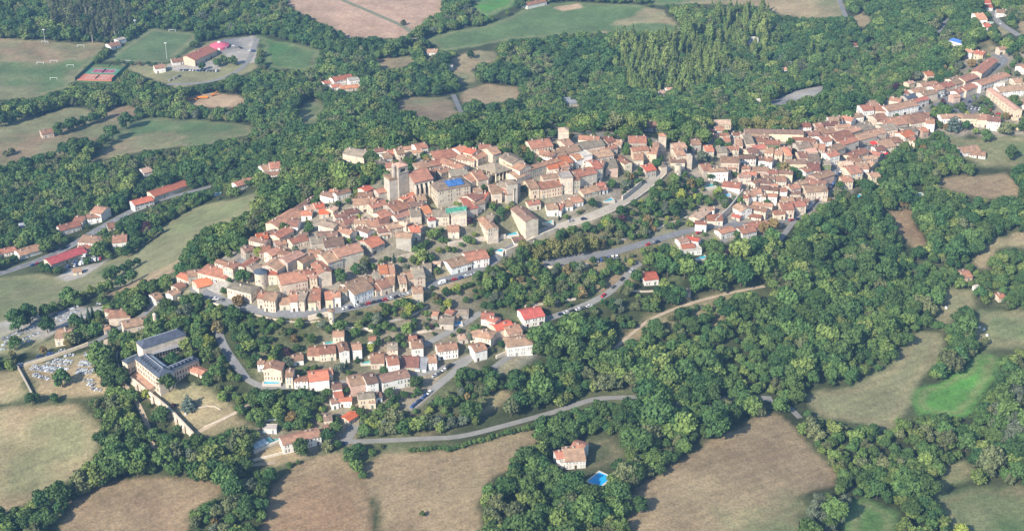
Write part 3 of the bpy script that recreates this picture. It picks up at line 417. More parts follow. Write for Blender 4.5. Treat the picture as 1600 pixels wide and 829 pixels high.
_mb = MB(); _mb.box(-1.35, 1.35, -.03, .05, 0, 2.4, 0); GAR = _mb.mesh('garage_door', [plain('garage_wood', (.09,.065,.05))])
_mb = MB(); _mb.box(-.45, .45, -.32, .32, -1.2, .9, 0); _mb.box(-.55, .55, -.42, .42, .9, 1.05, 0); _mb.box(-.3, .3, -.2, .2, 1.05, 1.3, 1); CHIM = _mb.mesh('chimney', [mat('chimney_render', (.52,.44,.36), .15, 1.0, .9), plain('chimney_pot', (.35,.17,.11))])
HOUSES = []   # (centre px, py, radius px, centre xyz, half length, half depth, yaw)
SKIP_COUNT = [0]
def build_house(name, L, df, db, h, below, slope, wall, roof, hip, rnd):
    """local frame: x along the ridge, y towards the visible eave, z=0 at the ground under the middle. Returns the root Empty with its parts."""
    rise = slope * df; zr = h + rise; zb = zr - slope * db; a = L / 2; root = bpy.data.objects.new(name, None); COL.objects.link(root)
    W = MB(); z0 = -below; drop = .12
    if hip:
        W.box(-a - df * .7, a + df * .7, -db, df, z0, min(h, zb) - .05)
    else:
        prof = [(df, z0), (df, h - drop), (0, zr - drop), (-db, zb - drop), (-db, z0)]
        W.poly([(-a, y, z) for y, z in prof] + [(a, y, z) for y, z in prof], [(0, 1, 2, 3, 4), (9, 8, 7, 6, 5)] + [(i, 5 + i, 5 + (i + 1) % 5, (i + 1) % 5) for i in range(5)])
    obj('wall', W.mesh('wall', [M_wall(wall)]), root)
    Q = MB(); o = .45; th = .22
    if roof in 'W':
        Q.box(-a - .1, a + .1, -db - .1, df + .1, zr - .35, zr - .1); Q.box(-a - .1, a + .1, df - .25, df + .12, zr - .099, zr + .35); Q.box(-a - .1, a + .1, -db - .12, -db + .2, zr - .099, zr + .35); Q.box(-a - .12, -a + .2, -db + .2, df - .25, zr - .099, zr + .35); Q.box(a - .2, a + .12, -db + .2, df - .25, zr - .099, zr + .35)
        if not hip:
            W2 = MB(); W2.box(-a + .01, a - .01, -db + .01, df - .01, h - 1, zr - .36); obj('parapet', W2.mesh('parapet', [M_wall(wall)]), root)
    elif hip:
        e = min(h, zb); ex, ey, by = a + df * .7 + o, df + o, -db - o; ze = zr - slope * (df + o); zbk = zr - slope * (db + o); zl = min(ze, zbk)
        vs = [(-ex, ey, ze), (ex, ey, ze), (ex, by, zbk), (-ex, by, zbk), (-a, 0, zr), (a, 0, zr)]
        vs += [(x, y, z - th) for x, y, z in vs[:4]]
        Q.poly(vs, [(0, 1, 5, 4), (2, 3, 4, 5), (1, 2, 5), (3, 0, 4), (0, 6, 7, 1), (1, 7, 8, 2), (2, 8, 9, 3), (3, 9, 6, 0), (9, 8, 7, 6)])
    else:
        og = .25
        for s, d in ((1, df), (-1, db)):
            y1 = s * (d + o); z1 = zr - slope * (d + o)
            Q.poly([(-a - og, 0, zr), (a + og, 0, zr), (a + og, y1, z1), (-a - og, y1, z1), (-a - og, 0, zr - th), (a + og, 0, zr - th), (a + og, y1, z1 - th), (-a - og, y1, z1 - th)],
                   [(0, 1, 2, 3)[::-s], (4, 5, 6, 7)[::s], (3, 2, 6, 7)[::-s], (0, 3, 7, 4)[::-s], (2, 1, 5, 6)[::-s]])
        Q.box(-a - og, a + og, -.16, .16, zr - .02, zr + .10)
    rf = obj('roof', Q.mesh('roof', [M_roof(roof if roof != 'y' else 'p')]), root)
    if h > 3.4 and roof not in 'mxBW':
        for _ in range(1 + (rnd.random() < .45)):
            x = rnd.uniform(-a * .8, a * .8); y = rnd.choice([-.3, .25]) * min(df, db)
            obj('chimney', CHIM, rf, (x, y, zr - slope * abs(y) + .2))
    # openings on every side
    kind = rnd.choice(['brown', 'brown', 'grey', 'plain', 'plain', 'red', 'green', 'blue'])
    aw = a + df * .7 if hip else a; st = max(1, int(round((h - .2) / 2.9))); sides = [(0, df, 2 * aw, h, 0), (aw, (df - db) / 2, df + db, h, -90), (-aw, (df - db) / 2, df + db, h, 90), (0, -db, 2 * aw, min(h, zb), 180)]
    for si, (sx, sy, wl, hh, rot) in enumerate(sides):
        nw = int(wl / 3.7) if si == 0 else int(wl / 3.5); nw = min(nw, 9 if si == 0 else 4)
        if nw < 1: nw = 1 if wl > 2.6 else 0
        base = Matrix.Translation((sx, sy, 0)) @ Matrix.Rotation(R(rot), 4, 'Z'); dk = rnd.randrange(nw) if nw and si == 0 else -1
        for f in range(st):
            for i in range(nw):
                u = (i + .5) / nw * wl - wl / 2 + rnd.uniform(-.15, .15); z = min(1.6 + f * 2.9, hh - 1.15)
                if z < .95: continue
                if f == 0 and i == dk:
                    obj('door', rnd.choice(DOOR), root, M=base @ Matrix.Translation((u, 0, 0))); continue
                if f == 0 and si == 0 and h > 5 and rnd.random() < .12: obj('garage_door', GAR, root, M=base @ Matrix.Translation((u, 0, 0))); continue
                if rnd.random() < (.08 if si == 0 else .22): continue
                s = rnd.uniform(.9, 1.15); obj('window', window_mesh(kind), root, M=base @ Matrix.Translation((u, 0, z)) @ Matrix.Diagonal((s, 1, s, 1)))
    return root
def solve_house(pa, pb, pe, h, slope=.31):
    """the visible eave stands h above the ground below it; the ridge lies above and behind it"""
    E = on_ground(pe[0], pe[1], h); d = 5.0
    for _ in range(10):
        zr = E[2] + slope * d; A = at_z(*pa, zr)[:2]; B = at_z(*pb, zr)[:2]; u = B - A; Ln = np.linalg.norm(u); u = u / (Ln + 1e-9); nv = np.array([-u[1], u[0]])
        dd = float((E[:2] - (A + B) / 2) @ nv)
        if dd < 0: nv = -nv; u = -u; dd = -dd
        d = .5 * d + .5 * min(max(dd, 1.8), 11)
    return (A + B) / 2, u, nv, Ln, d, E[2] - h
BUILT = []; rowinfo = None; ROWS = []
for line in HS.strip().splitlines():
    if line[0] == '#':
        hd, row, phrase, start = line[1:].split('|'); ox, oy, s = map(float, hd.split()); ROWS.append((row, phrase, start, [])); continue
    for item in line.split(';'):
        t = item.split(); v = list(map(float, t[:7])); P = [(ox + v[2 * i] / s, oy + v[2 * i + 1] / s) for i in range(3)]
        ROWS[-1][3].append((P, v[6], t[7], t[8], len(t) > 9))
nh = 0
VILLA = ('hill villas', 'white villa', 'pool villa', 'valley road', 'valley edge', 'lone houses', 'saddle houses', 'far farms', 'far hill huts', 'meadow huts', 'sports ground')
COTT = ('hamlet west', 'hamlet upper row', 'hamlet lower row', 'fork houses', 'front farmhouse', 'convent yard', 'gate lodge', 'rampart cottages', 'pool terraces', 'garden houses', 'orchard houses', 'lower faubourg')
TERR = ('bend terrace', 'car row houses', 'main street sunny row', 'main street shady row', 'square north row', 'square south side', 'stepped rows', 'street foot', 'garden end', 'school row')
for row, phrase, start, items in ROWS:
    anchor = items[0][0]; order = sorted(range(len(items)), key=lambda i: (items[i][0][0][0] + items[i][0][1][0]))
    if start.startswith(('its tree', 'the forest')): pass
    for rank, i in enumerate(order):
        P, h, wk, rk, hip = items[i]; c, u, nv, Ln, d, zg = solve_house(*P, h); nh += 1; rnd = random.Random(nh * 7 + 1)
        Ln = max(Ln * (1.05 if hip else 1.20), 4.0); h = h * (.82 if h >= 9 else .90); db = min(d, 4.6); slope = .31
        ang = math.atan2(u[1], u[0])
        # nv must be the local +y
        if (u[0] * nv[1] - u[1] * nv[0]) < 0: u = -u; ang = math.atan2(u[1], u[0])
        corners = [c + u * (sx * Ln / 2) + nv * y for sx in (-1, 1) for y in (-db, d)]; zmin = min(float(H(*q)) for q in corners); below = max(1.0, zg - zmin + 1.2); below = min(below, 14)
        shed = h <= 3.5 or rk in 'mx'; nm = 'shed' if shed and Ln < 9 else 'barn' if shed else 'villa' if row in VILLA else 'cottage' if row in COTT else 'terraced_house' if row in TERR else 'townhouse'
        r = build_house(nm, Ln, d, db, h, below, slope, wk, rk, hip, rnd); r.location = (c[0], c[1], zg); r.rotation_euler = (0, 0, ang)
        size = 'tall ' if h >= 9 else 'long ' if Ln > 22 else 'low ' if h <= 4 else 'small ' if Ln < 7 else ''
        rf = ROOF.get(rk, ROOF['p'])[2]; rw = rf + (' tarpaulin roof' if rk == 'B' else ' roof' if rk in 'WxmgsR' else ' tiled roof'); kindw = {'townhouse': 'house', 'villa': 'villa', 'cottage': 'house', 'terraced_house': 'house', 'shed': 'shed', 'barn': 'barn'}[nm]
        cat = {'townhouse': 'house', 'cottage': 'house', 'terraced_house': 'house'}.get(nm, nm)
        if len(items) == 1: lab = f'{size}{WALL[wk][2]} {kindw} with {rw} {phrase}'
        else: lab = f'{size}{WALL[wk][2].replace(" stone", "")} {kindw}, {rf} roof, {ordw(rank)} from west {phrase}'
        tag(r, lab, cat, 'houses ' + phrase)
        zc = zg + h * .6; mx, my, dep = project(c[0] + nv[0] * d * .7, c[1] + nv[1] * d * .7, zc)
        HOUSES.append((mx, my, Ln, d, c, u, nv, db, zg, h, dep)); BUILT.append(nm)
# ------------------------------------------------------------------ landmarks
def empty(name, loc, rz=0.0):
    o = bpy.data.objects.new(name, None); COL.objects.link(o); o.location = loc; o.rotation_euler = (0, 0, rz); return o
def xy(px, py, h=0.0): return on_ground(px, py, h)
STONE = M_wall('c'); GSTONE = M_wall('k'); dark = plain('dark_opening', (.025,.026,.03), .7)
def arch(wd, ht, depth=.12):
    """an arched opening: dark recess with a stone surround"""
    mb = MB(); k = 8
    def ring(r, y): return [(-r, y, 0), (r, y, 0)] + [(r * math.cos(math.pi * i / k), y, ht - wd / 2 + r * math.sin(math.pi * i / k)) for i in range(k + 1)]
    v = ring(wd / 2, .04); mb.poly(v, [tuple(range(len(v)))[::-1]], 0)
    a = ring(wd / 2, .06)[1:]; b2 = ring(wd / 2 + .22, .06)[1:]; m = len(a); a[0] = (wd / 2, .06, 0)
    mb.poly(a + b2, [(i, i + 1, m + i + 1, m + i)[::-1] for i in range(m - 1)], 1)
    return mb.mesh('arched_window', [dark, plain('window_stone', (.5,.44,.36))])
# --- church: nave from the solved ridge, belfry, porch
c, u, nv, Ln, d, zg = solve_house((560 + 580 / 7.535, 210 + 445 / 7.535), (560 + 800 / 7.535, 210 + 395 / 7.535), (560 + 770 / 7.535, 210 + 540 / 7.535), 13, .42)
if u[0] * nv[1] - u[1] * nv[0] < 0: u = -u
ang = math.atan2(u[1], u[0]); ch = empty('church', (c[0], c[1], zg), ang); tag(ch, 'stone village church with square belfry and a long orange-brown roof', 'church')
a = Ln / 2; z0 = -8
mb = MB(); mb.box(-a, a, -d, d, z0, 13 - .1); mb.poly([(-a, -d, 12.8), (-a, d, 12.8), (-a, 0, 13 + .42 * d - .1), (a, -d, 12.8), (a, d, 12.8), (a, 0, 13 + .42 * d - .1)], [(0, 1, 2), (3, 5, 4)]); obj('nave', mb.mesh('nave', [GSTONE]), ch)
zr = 13 + .42 * d; mb = MB()
for s in (1, -1): mb.poly([(-a - .3, 0, zr), (a + .3, 0, zr), (a + .3, s * (d + .5), zr - .42 * (d + .5)), (-a - .3, s * (d + .5), zr - .42 * (d + .5))] , [(0, 1, 2, 3)[::-s]]); mb.poly([(-a - .3, 0, zr - .25), (a + .3, 0, zr - .25), (a + .3, s * (d + .5), zr - .42 * (d + .5) - .25), (-a - .3, s * (d + .5), zr - .42 * (d + .5) - .25)], [(0, 1, 2, 3)[::s]]); 
mb.box(-a - .3, a + .3, -.2, .2, zr - .02, zr + .12); obj('roof', mb.mesh('roof', [M_roof('q')]), ch)
AW = arch(1.7, 7.5); kk = 4
for i in range(kk):
    x = -a + (i + .5) * 2 * a / kk; obj('arched_window', AW, ch, (x, d, 3.5))
for i in range(kk + 1):
    x = -a + i * 2 * a / kk; x = min(max(x, -a + .6), a - .6); mb = MB(); mb.box(x - .55, x + .55, d + .005, d + 1.6, z0, 9); mb.poly([(x - .55, d + .005, 9), (x + .55, d + .005, 9), (x + .55, d + 1.6, 9), (x - .55, d + 1.6, 9), (x - .55, d + .005, 11), (x + .55, d + .005, 11)], [(2, 5, 4, 3), (1, 5, 2), (3, 4, 0)]); obj('buttress', mb.mesh('buttress', [STONE]), ch)
tp = xy(626.5, 305)   # belfry foot
th_ = 27.0
bel = empty('belfry', (0, 0, 0)); bel.parent = ch
Mi = (Matrix.Translation((c[0], c[1], zg)) @ Matrix.Rotation(ang, 4, 'Z')).inverted(); q = Mi @ Vector((tp[0], tp[1], tp[2] - 0)); bel.location = q; bel.rotation_euler = (0, 0, R(8)); bel.scale = (1, 1, .86)
mb = MB(); mb.box(-4.0, 4.0, -4.0, 4.0, -8, 20.5); mb.box(-4.25, 4.25, -4.25, 4.25, 20.5, 21.0); mb.box(-3.8, -2.3, -3.8, 3.8, 21, 25.5); mb.box(2.3, 3.8, -3.8, 3.8, 21, 25.5); mb.box(-2.3, 2.3, 2.5, 3.8, 24.2, 25.5); mb.box(-2.3, 2.3, -3.8, -2.5, 24.2, 25.5); mb.box(-4.0, 4.0, -4.0, 4.0, 25.5, 26.0)
obj('belfry_wall', mb.mesh('belfry_wall', [GSTONE]), bel); mb = MB(); mb.prism([(-4.1, -4.1), (4.1, -4.1), (4.1, 4.1), (-4.1, 4.1)], 26, 27.6, 0, .05); obj('belfry_roof', mb.mesh('belfry_roof', [M_roof('p')]), bel)
mb = MB(); mb.cyl(5.3, .5, 1.5, -8, 26.5, 10); mb.cyl(5.3, .5, 1.65, 26.5, 27.6, 10, 0, .1); obj('stair_turret', mb.mesh('stair_turret', [GSTONE]), bel)
mb = MB(); mb.cyl(0, 0, .8, 22.2, 23.4, 10, 0, .6); obj('bell', mb.mesh('bell', [plain('bronze', (.12,.09,.05), .4)]), bel)
SL = arch(1.0, 3.0)
for rot in (90, 180, -90): obj('belfry_opening', SL, bel, M=Matrix.Rotation(R(rot), 4, 'Z') @ Matrix.Translation((0, 4.0, 15.5)))
pp = xy(612, 309); q = Mi @ Vector((pp[0], pp[1], pp[2])); mb = MB(); mb.box(q.x - 4.4, q.x + 3.2, q.y - 4.2, q.y + 4.2, q.z - 8, q.z + 15); obj('west_front', mb.mesh('west_front', [GSTONE]), ch)
mb = MB(); mb.poly([(q.x - 4.7, q.y - 4.5, q.z + 15), (q.x + 3.4, q.y - 4.5, q.z + 16.6), (q.x + 3.4, q.y + 4.5, q.z + 16.6), (q.x - 4.7, q.y + 4.5, q.z + 15), (q.x - 4.7, q.y - 4.5, q.z + 14.8), (q.x + 3.4, q.y - 4.5, q.z + 14.8), (q.x + 3.4, q.y + 4.5, q.z + 14.8), (q.x - 4.7, q.y + 4.5, q.z + 14.8)], [(0, 1, 2, 3), (0, 4, 5, 1), (2, 6, 7, 3), (3, 7, 4, 0), (1, 5, 6, 2), (7, 6, 5, 4)]); obj('west_front_roof', mb.mesh('west_front_roof', [M_roof('r')]), ch)
obj('arched_door', arch(2.6, 8.0), ch, M=Matrix.Translation((q.x - 4.4, q.y, q.z + 1)) @ Matrix.Rotation(R(90), 4, 'Z'))
# --- towers
def round_tower(px, py, r, h, label, roofed=True, wk='c', name='round_tower', rk='r', k=16):
    p = xy(px, py); t = empty(name, p); mb = MB(); mb.cyl(0, 0, r, -8, h, k); mb.cyl(0, 0, r + .15, h, h + .3, k)
    obj('wall', mb.mesh('wall', [M_wall(wk)]), t); mb = MB()
    if roofed: mb.cyl(0, 0, r + .45, h + .3, h + .5, k); mb.cyl(0, 0, r + .45, h + .5, h + .5 + r * .55, k, 0, .05)
    else: mb.cyl(0, 0, r - .5, h + .3, h + .45, k)
    obj('roof', mb.mesh('roof', [M_roof(rk)]), t)
    for i in range(5):
        an = R(200 + i * 30); obj('window', window_mesh('plain'), t, M=Matrix.Rotation(an + math.pi / 2, 4, 'Z') @ Matrix.Translation((0, -r - .0, h * (.35 + .1 * (i % 3)))) @ Matrix.Rotation(math.pi, 4, 'Z') @ Matrix.Diagonal((.7, 1, .7, 1)))
    tag(t, label, 'tower'); HOUSES.append((px, py - h, 2 * r, r, p[:2], np.array([1., 0]), np.array([0., -1]), r, p[2], h, project(*p)[2])); return t
round_tower(409, 446, 3.9, 9.5, 'stout round stone tower with dark roof behind the curved terrace', True, 'c', 'round_tower', 's', 20)
round_tower(519, 507, 1.9, 9.5, 'slim round stone turret with tiled cap below the car-lined road', True, 'c', 'watch_turret')
round_tower(1059, 276, 2.5, 9, 'half ruined round gate tower overgrown behind, at the eastern old gate', False, 'c', 'round_tower', 'g')
round_tower(171, 500, 2.3, 7, 'round tower with low cap at the convent gate house', True, 'c', 'round_tower', 'r')
def square_tower(px, py, wd, dp, h, rz, label, rk, wk='c', shed=False, nwin=3):
    p = xy(px, py); t = empty('tower_house', p, R(rz)); mb = MB(); mb.box(-wd / 2, wd / 2, -dp / 2, dp / 2, -7, h); obj('wall', mb.mesh('wall', [M_wall(wk)]), t); mb = MB()
    if rk: mb.box(-wd / 2 - .3, wd / 2 + .3, -dp / 2 - .3, dp / 2 + .3, h, h + .2); mb.prism([(-wd / 2 - .3, -dp / 2 - .3), (wd / 2 + .3, -dp / 2 - .3), (wd / 2 + .3, dp / 2 + .3), (-wd / 2 - .3, dp / 2 + .3)], h + .2, h + 1.6, 0, .25); obj('roof', mb.mesh('roof', [M_roof(rk)]), t)
    for i in range(nwin):
        for rot in (180, 90, -90):
            y = dp / 2 if rot == 180 else wd / 2
            obj('window', window_mesh('plain'), t, M=Matrix.Rotation(R(rot), 4, 'Z') @ Matrix.Translation((0, y, 2.2 + i * (h - 3) / max(nwin, 1))))
    tag(t, label, 'tower'); HOUSES.append((px, py - h, wd, dp / 2, p[:2], np.array([1., 0]), np.array([0., -1]), dp / 2, p[2], h, project(*p)[2]))
square_tower(880, 224, 7.0, 7.0, 10.5, 4, 'square tower house with pale pink roof above the eastern block', 'p')
square_tower(1034, 234, 4.8, 5, 11.5, 6, 'narrow square tower with brown cap rising beside the yellow-walled house', 'r')
square_tower(1075.5, 262, 3.6, 5, 10, 10, 'bare roofless wall tower above the round gate tower', None, 'c', False, 0)
square_tower(1035, 269, 5, 4, 5, 20, 'small stone gate house at the top of the ramp road', 'g', 'c', False, 1)
square_tower(799, 312, 7, 7, 13, 12, 'tall blank-sided stone tower house over the southern gardens', 'g', 'k', False, 4)
# --- market hall: great hipped roof on stone pillars
cs = [on_ground(680 + x / 7.535, 210 + y / 7.535, 5.0) for x, y in ((475, 372), (690, 308), (900, 428), (716, 506))]; cc = np.mean(cs, 0); zf = float(H(cc[0], cc[1])); ze = np.mean([q[2] for q in cs]) - zf
hall = empty('market_hall', (cc[0], cc[1], zf)); tag(hall, 'open market hall with a great grey-tan hipped roof on stone pillars', 'market hall')
ring = [(q[0] - cc[0], q[1] - cc[1]) for q in cs]; ring = ring[::-1] if sum((ring[i][0] * ring[(i + 1) % 4][1] - ring[(i + 1) % 4][0] * ring[i][1]) for i in range(4)) < 0 else ring
mb = MB(); mb.prism(ring, ze, ze + .3); mb.prism(ring, ze + .3, ze + 4.2, 0, .16); obj('roof', mb.mesh('roof', [M_roof('g')]), hall)
for i in range(4):
    for f in (0, .25, .5, .75):
        x = (ring[i][0] * (1 - f) + ring[(i + 1) % 4][0] * f) * .9; y = (ring[i][1] * (1 - f) + ring[(i + 1) % 4][1] * f) * .9
        mb = MB(); mb.cyl(x, y, .45, -1.5, ze, 8); mb.box(x - .65, x + .65, y - .65, y + .65, ze - .4, ze - .02); obj('pillar', mb.mesh('pillar', [STONE]), hall)
mb = MB(); mb.cyl(-1.5, 1, 1.6, -1, .9, 10); mb.cyl(-1.5, 1, .25, .9, 2.6, 8); obj('well', mb.mesh('well', [STONE]), hall)
HOUSES.append((*project(cc[0], cc[1], zf + ze)[:2], 22, 11, cc[:2], np.array([1., 0]), np.array([0., -1]), 11, zf, 8, project(*cc)[2]))
# --- tarpaulin over the big tan house, green scaffold net, red awnings
def sheet(name, pxs, h, material, label, cat, th=.12):
    P = [on_ground(x, y, h) for x, y in pxs]; k = len(P); o0 = np.mean(P, 0); V = [tuple(p - o0) for p in P]; V += [(x, y, z - th) for x, y, z in V]
    mb = MB(); mb.poly(V, [tuple(range(k)), tuple(range(k, 2 * k))[::-1]] + [(i, k + i, k + (i + 1) % k, (i + 1) % k) for i in range(k)]); return tag(obj(name, mb.mesh(name, [material]), None, o0), label, cat)
zt = 11.5; base = build_house('townhouse', 12, 8.5, 8, 9.5, 6, .18, 'c', 'g', True, random.Random(3)); p = on_ground(560 + 1070 / 7.535, 210 + 545 / 7.535, 11.5); g0 = p[2] - 11.5; base.location = (p[0], p[1], g0); base.rotation_euler = (0, 0, R(25)); tag(base, 'big tan-roofed house partly under a blue tarpaulin beside the church', 'house', 'houses around the market hall')
HOUSES.append((*project(p[0], p[1], p[2])[:2], 24, 9, p[:2], np.array([math.cos(R(25)), math.sin(R(25))]), np.array([-math.sin(R(25)), math.cos(R(25))]), 12, g0, 10, project(*p)[2]))
mb = MB(); vs = []; 
for j in range(7):
    for i in range(9): x = -3.5 + i * 1.5; y = -6.6 + j * 1.45; vs.append((x, y, 9.5 + .18 * 8.5 + .26 - .18 * abs(y) + .10 * math.sin(i * 1.9 + j) + .12))
mb.poly(vs, [(j * 9 + i, j * 9 + i + 1, j * 9 + i + 10, j * 9 + i + 9) for j in range(6) for i in range(8)]); tp_ = mb.mesh('tarpaulin', [mat('tarpaulin_blue', (.05,.17,.42), .3, .5, .5)]); tag(obj('tarpaulin', tp_, None, (p[0], p[1], g0 + .1)), 'wrinkled blue tarpaulin laid over the big tan roof by the church', 'tarpaulin').rotation_euler = (0, 0, R(25))
p = on_ground(713, 346); sc = empty('scaffold', p, R(18)); tag(sc, 'scaffold hung with a torn green net in front of a repaired house', 'scaffold'); mb = MB()
for i in range(6):
    for y in (-.6, .6): x = -7 + i * 2.8; mb.box(x - .06, x + .06, y - .06, y + .06, -2, 11.5)
for z in (2, 4, 6, 8, 10): mb.box(-7.2, 7.2, -.65, .65, z, z + .06)
obj('frame', mb.mesh('frame', [plain('steel', (.35,.36,.37), .5)]), sc); mb = MB(); vs = [(-7.1 + i * .95, -.75 - .12 * math.sin(i * 1.7 + j), 5.8 + j * 1.25 + .3 * math.sin(i * 2.1) * (j == 0)) for j in range(5) for i in range(16)]; mb.poly(vs, [(j * 16 + i, j * 16 + i + 1, j * 16 + i + 17, j * 16 + i + 16) for j in range(4) for i in range(15)]); obj('net', mb.mesh('net', [mat('net_green', (.10,.42,.30), .3, .6, .8)]), sc)
def awning(px, py, L, dp, h, rz, colr_, label):
    p = on_ground(px, py); t = empty('awning', (p[0], p[1], p[2]), R(rz)); mb = MB(); mb.poly([(-L / 2, 0, h + .9), (L / 2, 0, h + .9), (L / 2, -dp, h), (-L / 2, -dp, h), (L / 2, -dp, h - .35), (-L / 2, -dp, h - .35)], [(0, 3, 2, 1), (3, 5, 4, 2)]); obj('cloth', mb.mesh('cloth', [plain('awning_' + colr_[0], colr_[1], .8)]), t); mb = MB()
    k = max(2, int(L / 5))
    for i in range(k + 1): x = -L / 2 + .1 + i * (L - .2) / k; mb.box(x - .05, x + .05, -dp + .05, -dp + .15, -.3, h - .02)
    obj('frame', mb.mesh('frame', [plain('steel', (.35,.36,.37), .5)]), t); tag(t, label, 'awning')
awning(1403, 176, 24, 3, 3.0, 20, ('red', (.42,.03,.08)), 'long dark red awning along the cafe row by the square'); awning(1361, 230, 6, 4, 4, 30, ('scarlet', (.70,.07,.05)), 'bright red awning over a terrace of the main street'); awning(1380, 244, 5, 3, 3, 30, ('scarlet', (.70,.07,.05)), 'small scarlet awning at the garden backs of the street')
# --- convent: slate wings round a court, church wing, arcade
def slate_wing(parent, pa, pb, pe, h, wall='c', rk='s', slope=.45, hip=True, nwin=8, dormers=0, win='brown', bk=None):
    c, u, nv, Ln, d, zg = solve_house(pa, pb, pe, h, slope)
    if u[0] * nv[1] - u[1] * nv[0] < 0: u = -u
    e = empty('wing', (0, 0, 0)); e.parent = parent; e.location = Vector((c[0], c[1], zg)) - parent.location; e.rotation_euler = (0, 0, math.atan2(u[1], u[0])); a = Ln / 2; db = bk or d; ext = d * .7 if hip else 0
    mb = MB(); mb.box(-a - ext, a + ext, -db, d, -6, h); obj('wing_wall', mb.mesh('wing_wall', [M_wall(wall)]), e); mb = MB(); zr = h + .05 + slope * d; o = .35
    ex = a + ext + o; zb = max(h - .2, zr - slope * (db + o)); vs = [(-ex, d + o, h - .15), (ex, d + o, h - .15), (ex, -db - o, zb), (-ex, -db - o, zb), (-a, 0, zr), (a, 0, zr)] if hip else [(-ex, d + o, h - .15), (ex, d + o, h - .15), (ex, -db - o, zb), (-ex, -db - o, zb), (-ex, 0, zr), (ex, 0, zr)]
    vs += [(x, y, z - .25) for x, y, z in vs[:4]]; mb.poly(vs, [(0, 1, 5, 4), (2, 3, 4, 5), (1, 2, 5), (3, 0, 4), (0, 6, 7, 1), (1, 7, 8, 2), (2, 8, 9, 3), (3, 9, 6, 0), (9, 8, 7, 6)]); r = obj('wing_roof', mb.mesh('wing_roof', [M_roof(rk)]), e)
    mb = MB(); zz = plain('zinc', (.6,.62,.64), .4); mb.box(-a, a, -.14, .14, zr - .02, zr + .1); 
    obj('ridge_cap', mb.mesh('ridge_cap', [zz]), r)
    for f in range(max(1, int(h / 3.6))):
        for i in range(nwin): obj('window', window_mesh(win), e, M=Matrix.Translation(((i + .5) / nwin * 2 * (a + ext) - a - ext, d, 2.0 + f * 3.6)) @ Matrix.Diagonal((1.25, 1, 1.3, 1)))
    for i in range(dormers):
        x = (i + .5) / dormers * 2 * a - a; mb = MB(); y = d * .62; z = zr - slope * y; mb.box(x - .6, x + .6, y - 1.2, y + .6, z - .7, z + .9); mb.poly([(x - .8, y - 1.4, z + .9), (x + .8, y - 1.4, z + .9), (x + .8, y + .8, z + .9), (x - .8, y + .8, z + .9), (x, y - 1.4, z + 1.5), (x, y + .8, z + 1.5)], [(0, 3, 5, 4), (1, 4, 5, 2), (3, 2, 5)]); obj('dormer', mb.mesh('dormer', [M_roof('s')]), r)
    HOUSES.append((*project(c[0], c[1], zg + h)[:2], Ln + 2 * ext, d, c, u, nv, db, zg, h, project(c[0], c[1], zg)[2])); return e, a, d
def yq(x, y): return (160 + x / 5.922, 480 + y / 5.922)
p = xy(250, 560); con = empty('convent', p); tag(con, 'large convent with slate-roofed wings around a courtyard and a long chapel', 'convent')
slate_wing(con, yq(385, 295), yq(690, 198), yq(580, 308), 12, 'c', 's', .55, True, 5, 0, 'plain')
w1, a1, d1 = slate_wing(con, yq(395, 430), yq(560, 560), yq(405, 553), 12, 'c', 's', .5, True, 9, 8)
mb = MB(); mb.poly([(-a1 + 2, -1.2, 12.6 + .5 * (d1 - 1.2)), (a1 - 2, -1.2, 12.6 + .5 * (d1 - 1.2)), (a1 - 2, -d1 + 1.5, 12.6 + .5 * 1.5), (-a1 + 2, -d1 + 1.5, 12.6 + .5 * 1.5)], [(3, 2, 1, 0)][::-1]); obj('skylight', mb.mesh('skylight', [mat('roof_glass', (.45,.55,.62), .35, .35, .2)]), w1)
slate_wing(con, yq(590, 555), yq(835, 452), yq(690, 562), 9, 'c', 's', .5, True, 12, 7, 'brown')
e3, a3, d3 = slate_wing(con, yq(460, 402), yq(690, 335), yq(590, 392), 7, 'c', 'x', .25, False, 0, 0, bk=2.5)
AR = arch(1.7, 2.9)
for f in range(2):
    for i in range(9): obj('arcade_arch', AR, e3, ((i + .5) / 9 * 2 * a3 - a3, d3, .3 + f * 3.4))
slate_wing(con, yq(228, 472), yq(318, 432), yq(292, 488), 7, 'c', 's', .5, True, 3, 0)
p = xy(*yq(505, 258)); mb = MB(); q = Vector(p) - con.location; mb.cyl(q.x, q.y, 1.1, 8, 17, 8); mb.cyl(q.x, q.y, 1.3, 17, 18.2, 8, 0, .1); obj('bell_turret', mb.mesh('bell_turret', [STONE]), con)
# --- walls
def wall_line(pxs, h, th, label, wk='c', name='stone_wall', z_off=-.8, cap=True):
    P = polyline(pxs, 4.0); Nn = normals(P); z = H(P[:, 0], P[:, 1]); k = len(P); mb = MB(); o0 = np.array([P[0][0], P[0][1], z[0]])
    V = [np.c_[P + Nn * s * th / 2, z + zz] - o0 for s, zz in ((-1, z_off - 2.5), (1, z_off - 2.5), (1, h), (-1, h))]; V = np.concatenate(V)
    mb.poly(V, [((c * k + i), (c * k + i + 1), (((c + 1) % 4) * k + i + 1), (((c + 1) % 4) * k + i)) for c in range(4) for i in range(k - 1)] + [(0, k, 2 * k, 3 * k), (4 * k - 1, 3 * k - 1, 2 * k - 1, k - 1)])
    return tag(obj(name, mb.mesh(name, [M_wall(wk)]), None, o0), label, 'wall'), P
wl, P = wall_line([(205, 598), (232, 620), (262, 643), (290, 672), (309, 692)], 4.5, 1.1, 'long buttressed stone wall below the convent lawn beside the dirt track', 'c', 'stone_wall')
Nn = normals(P)
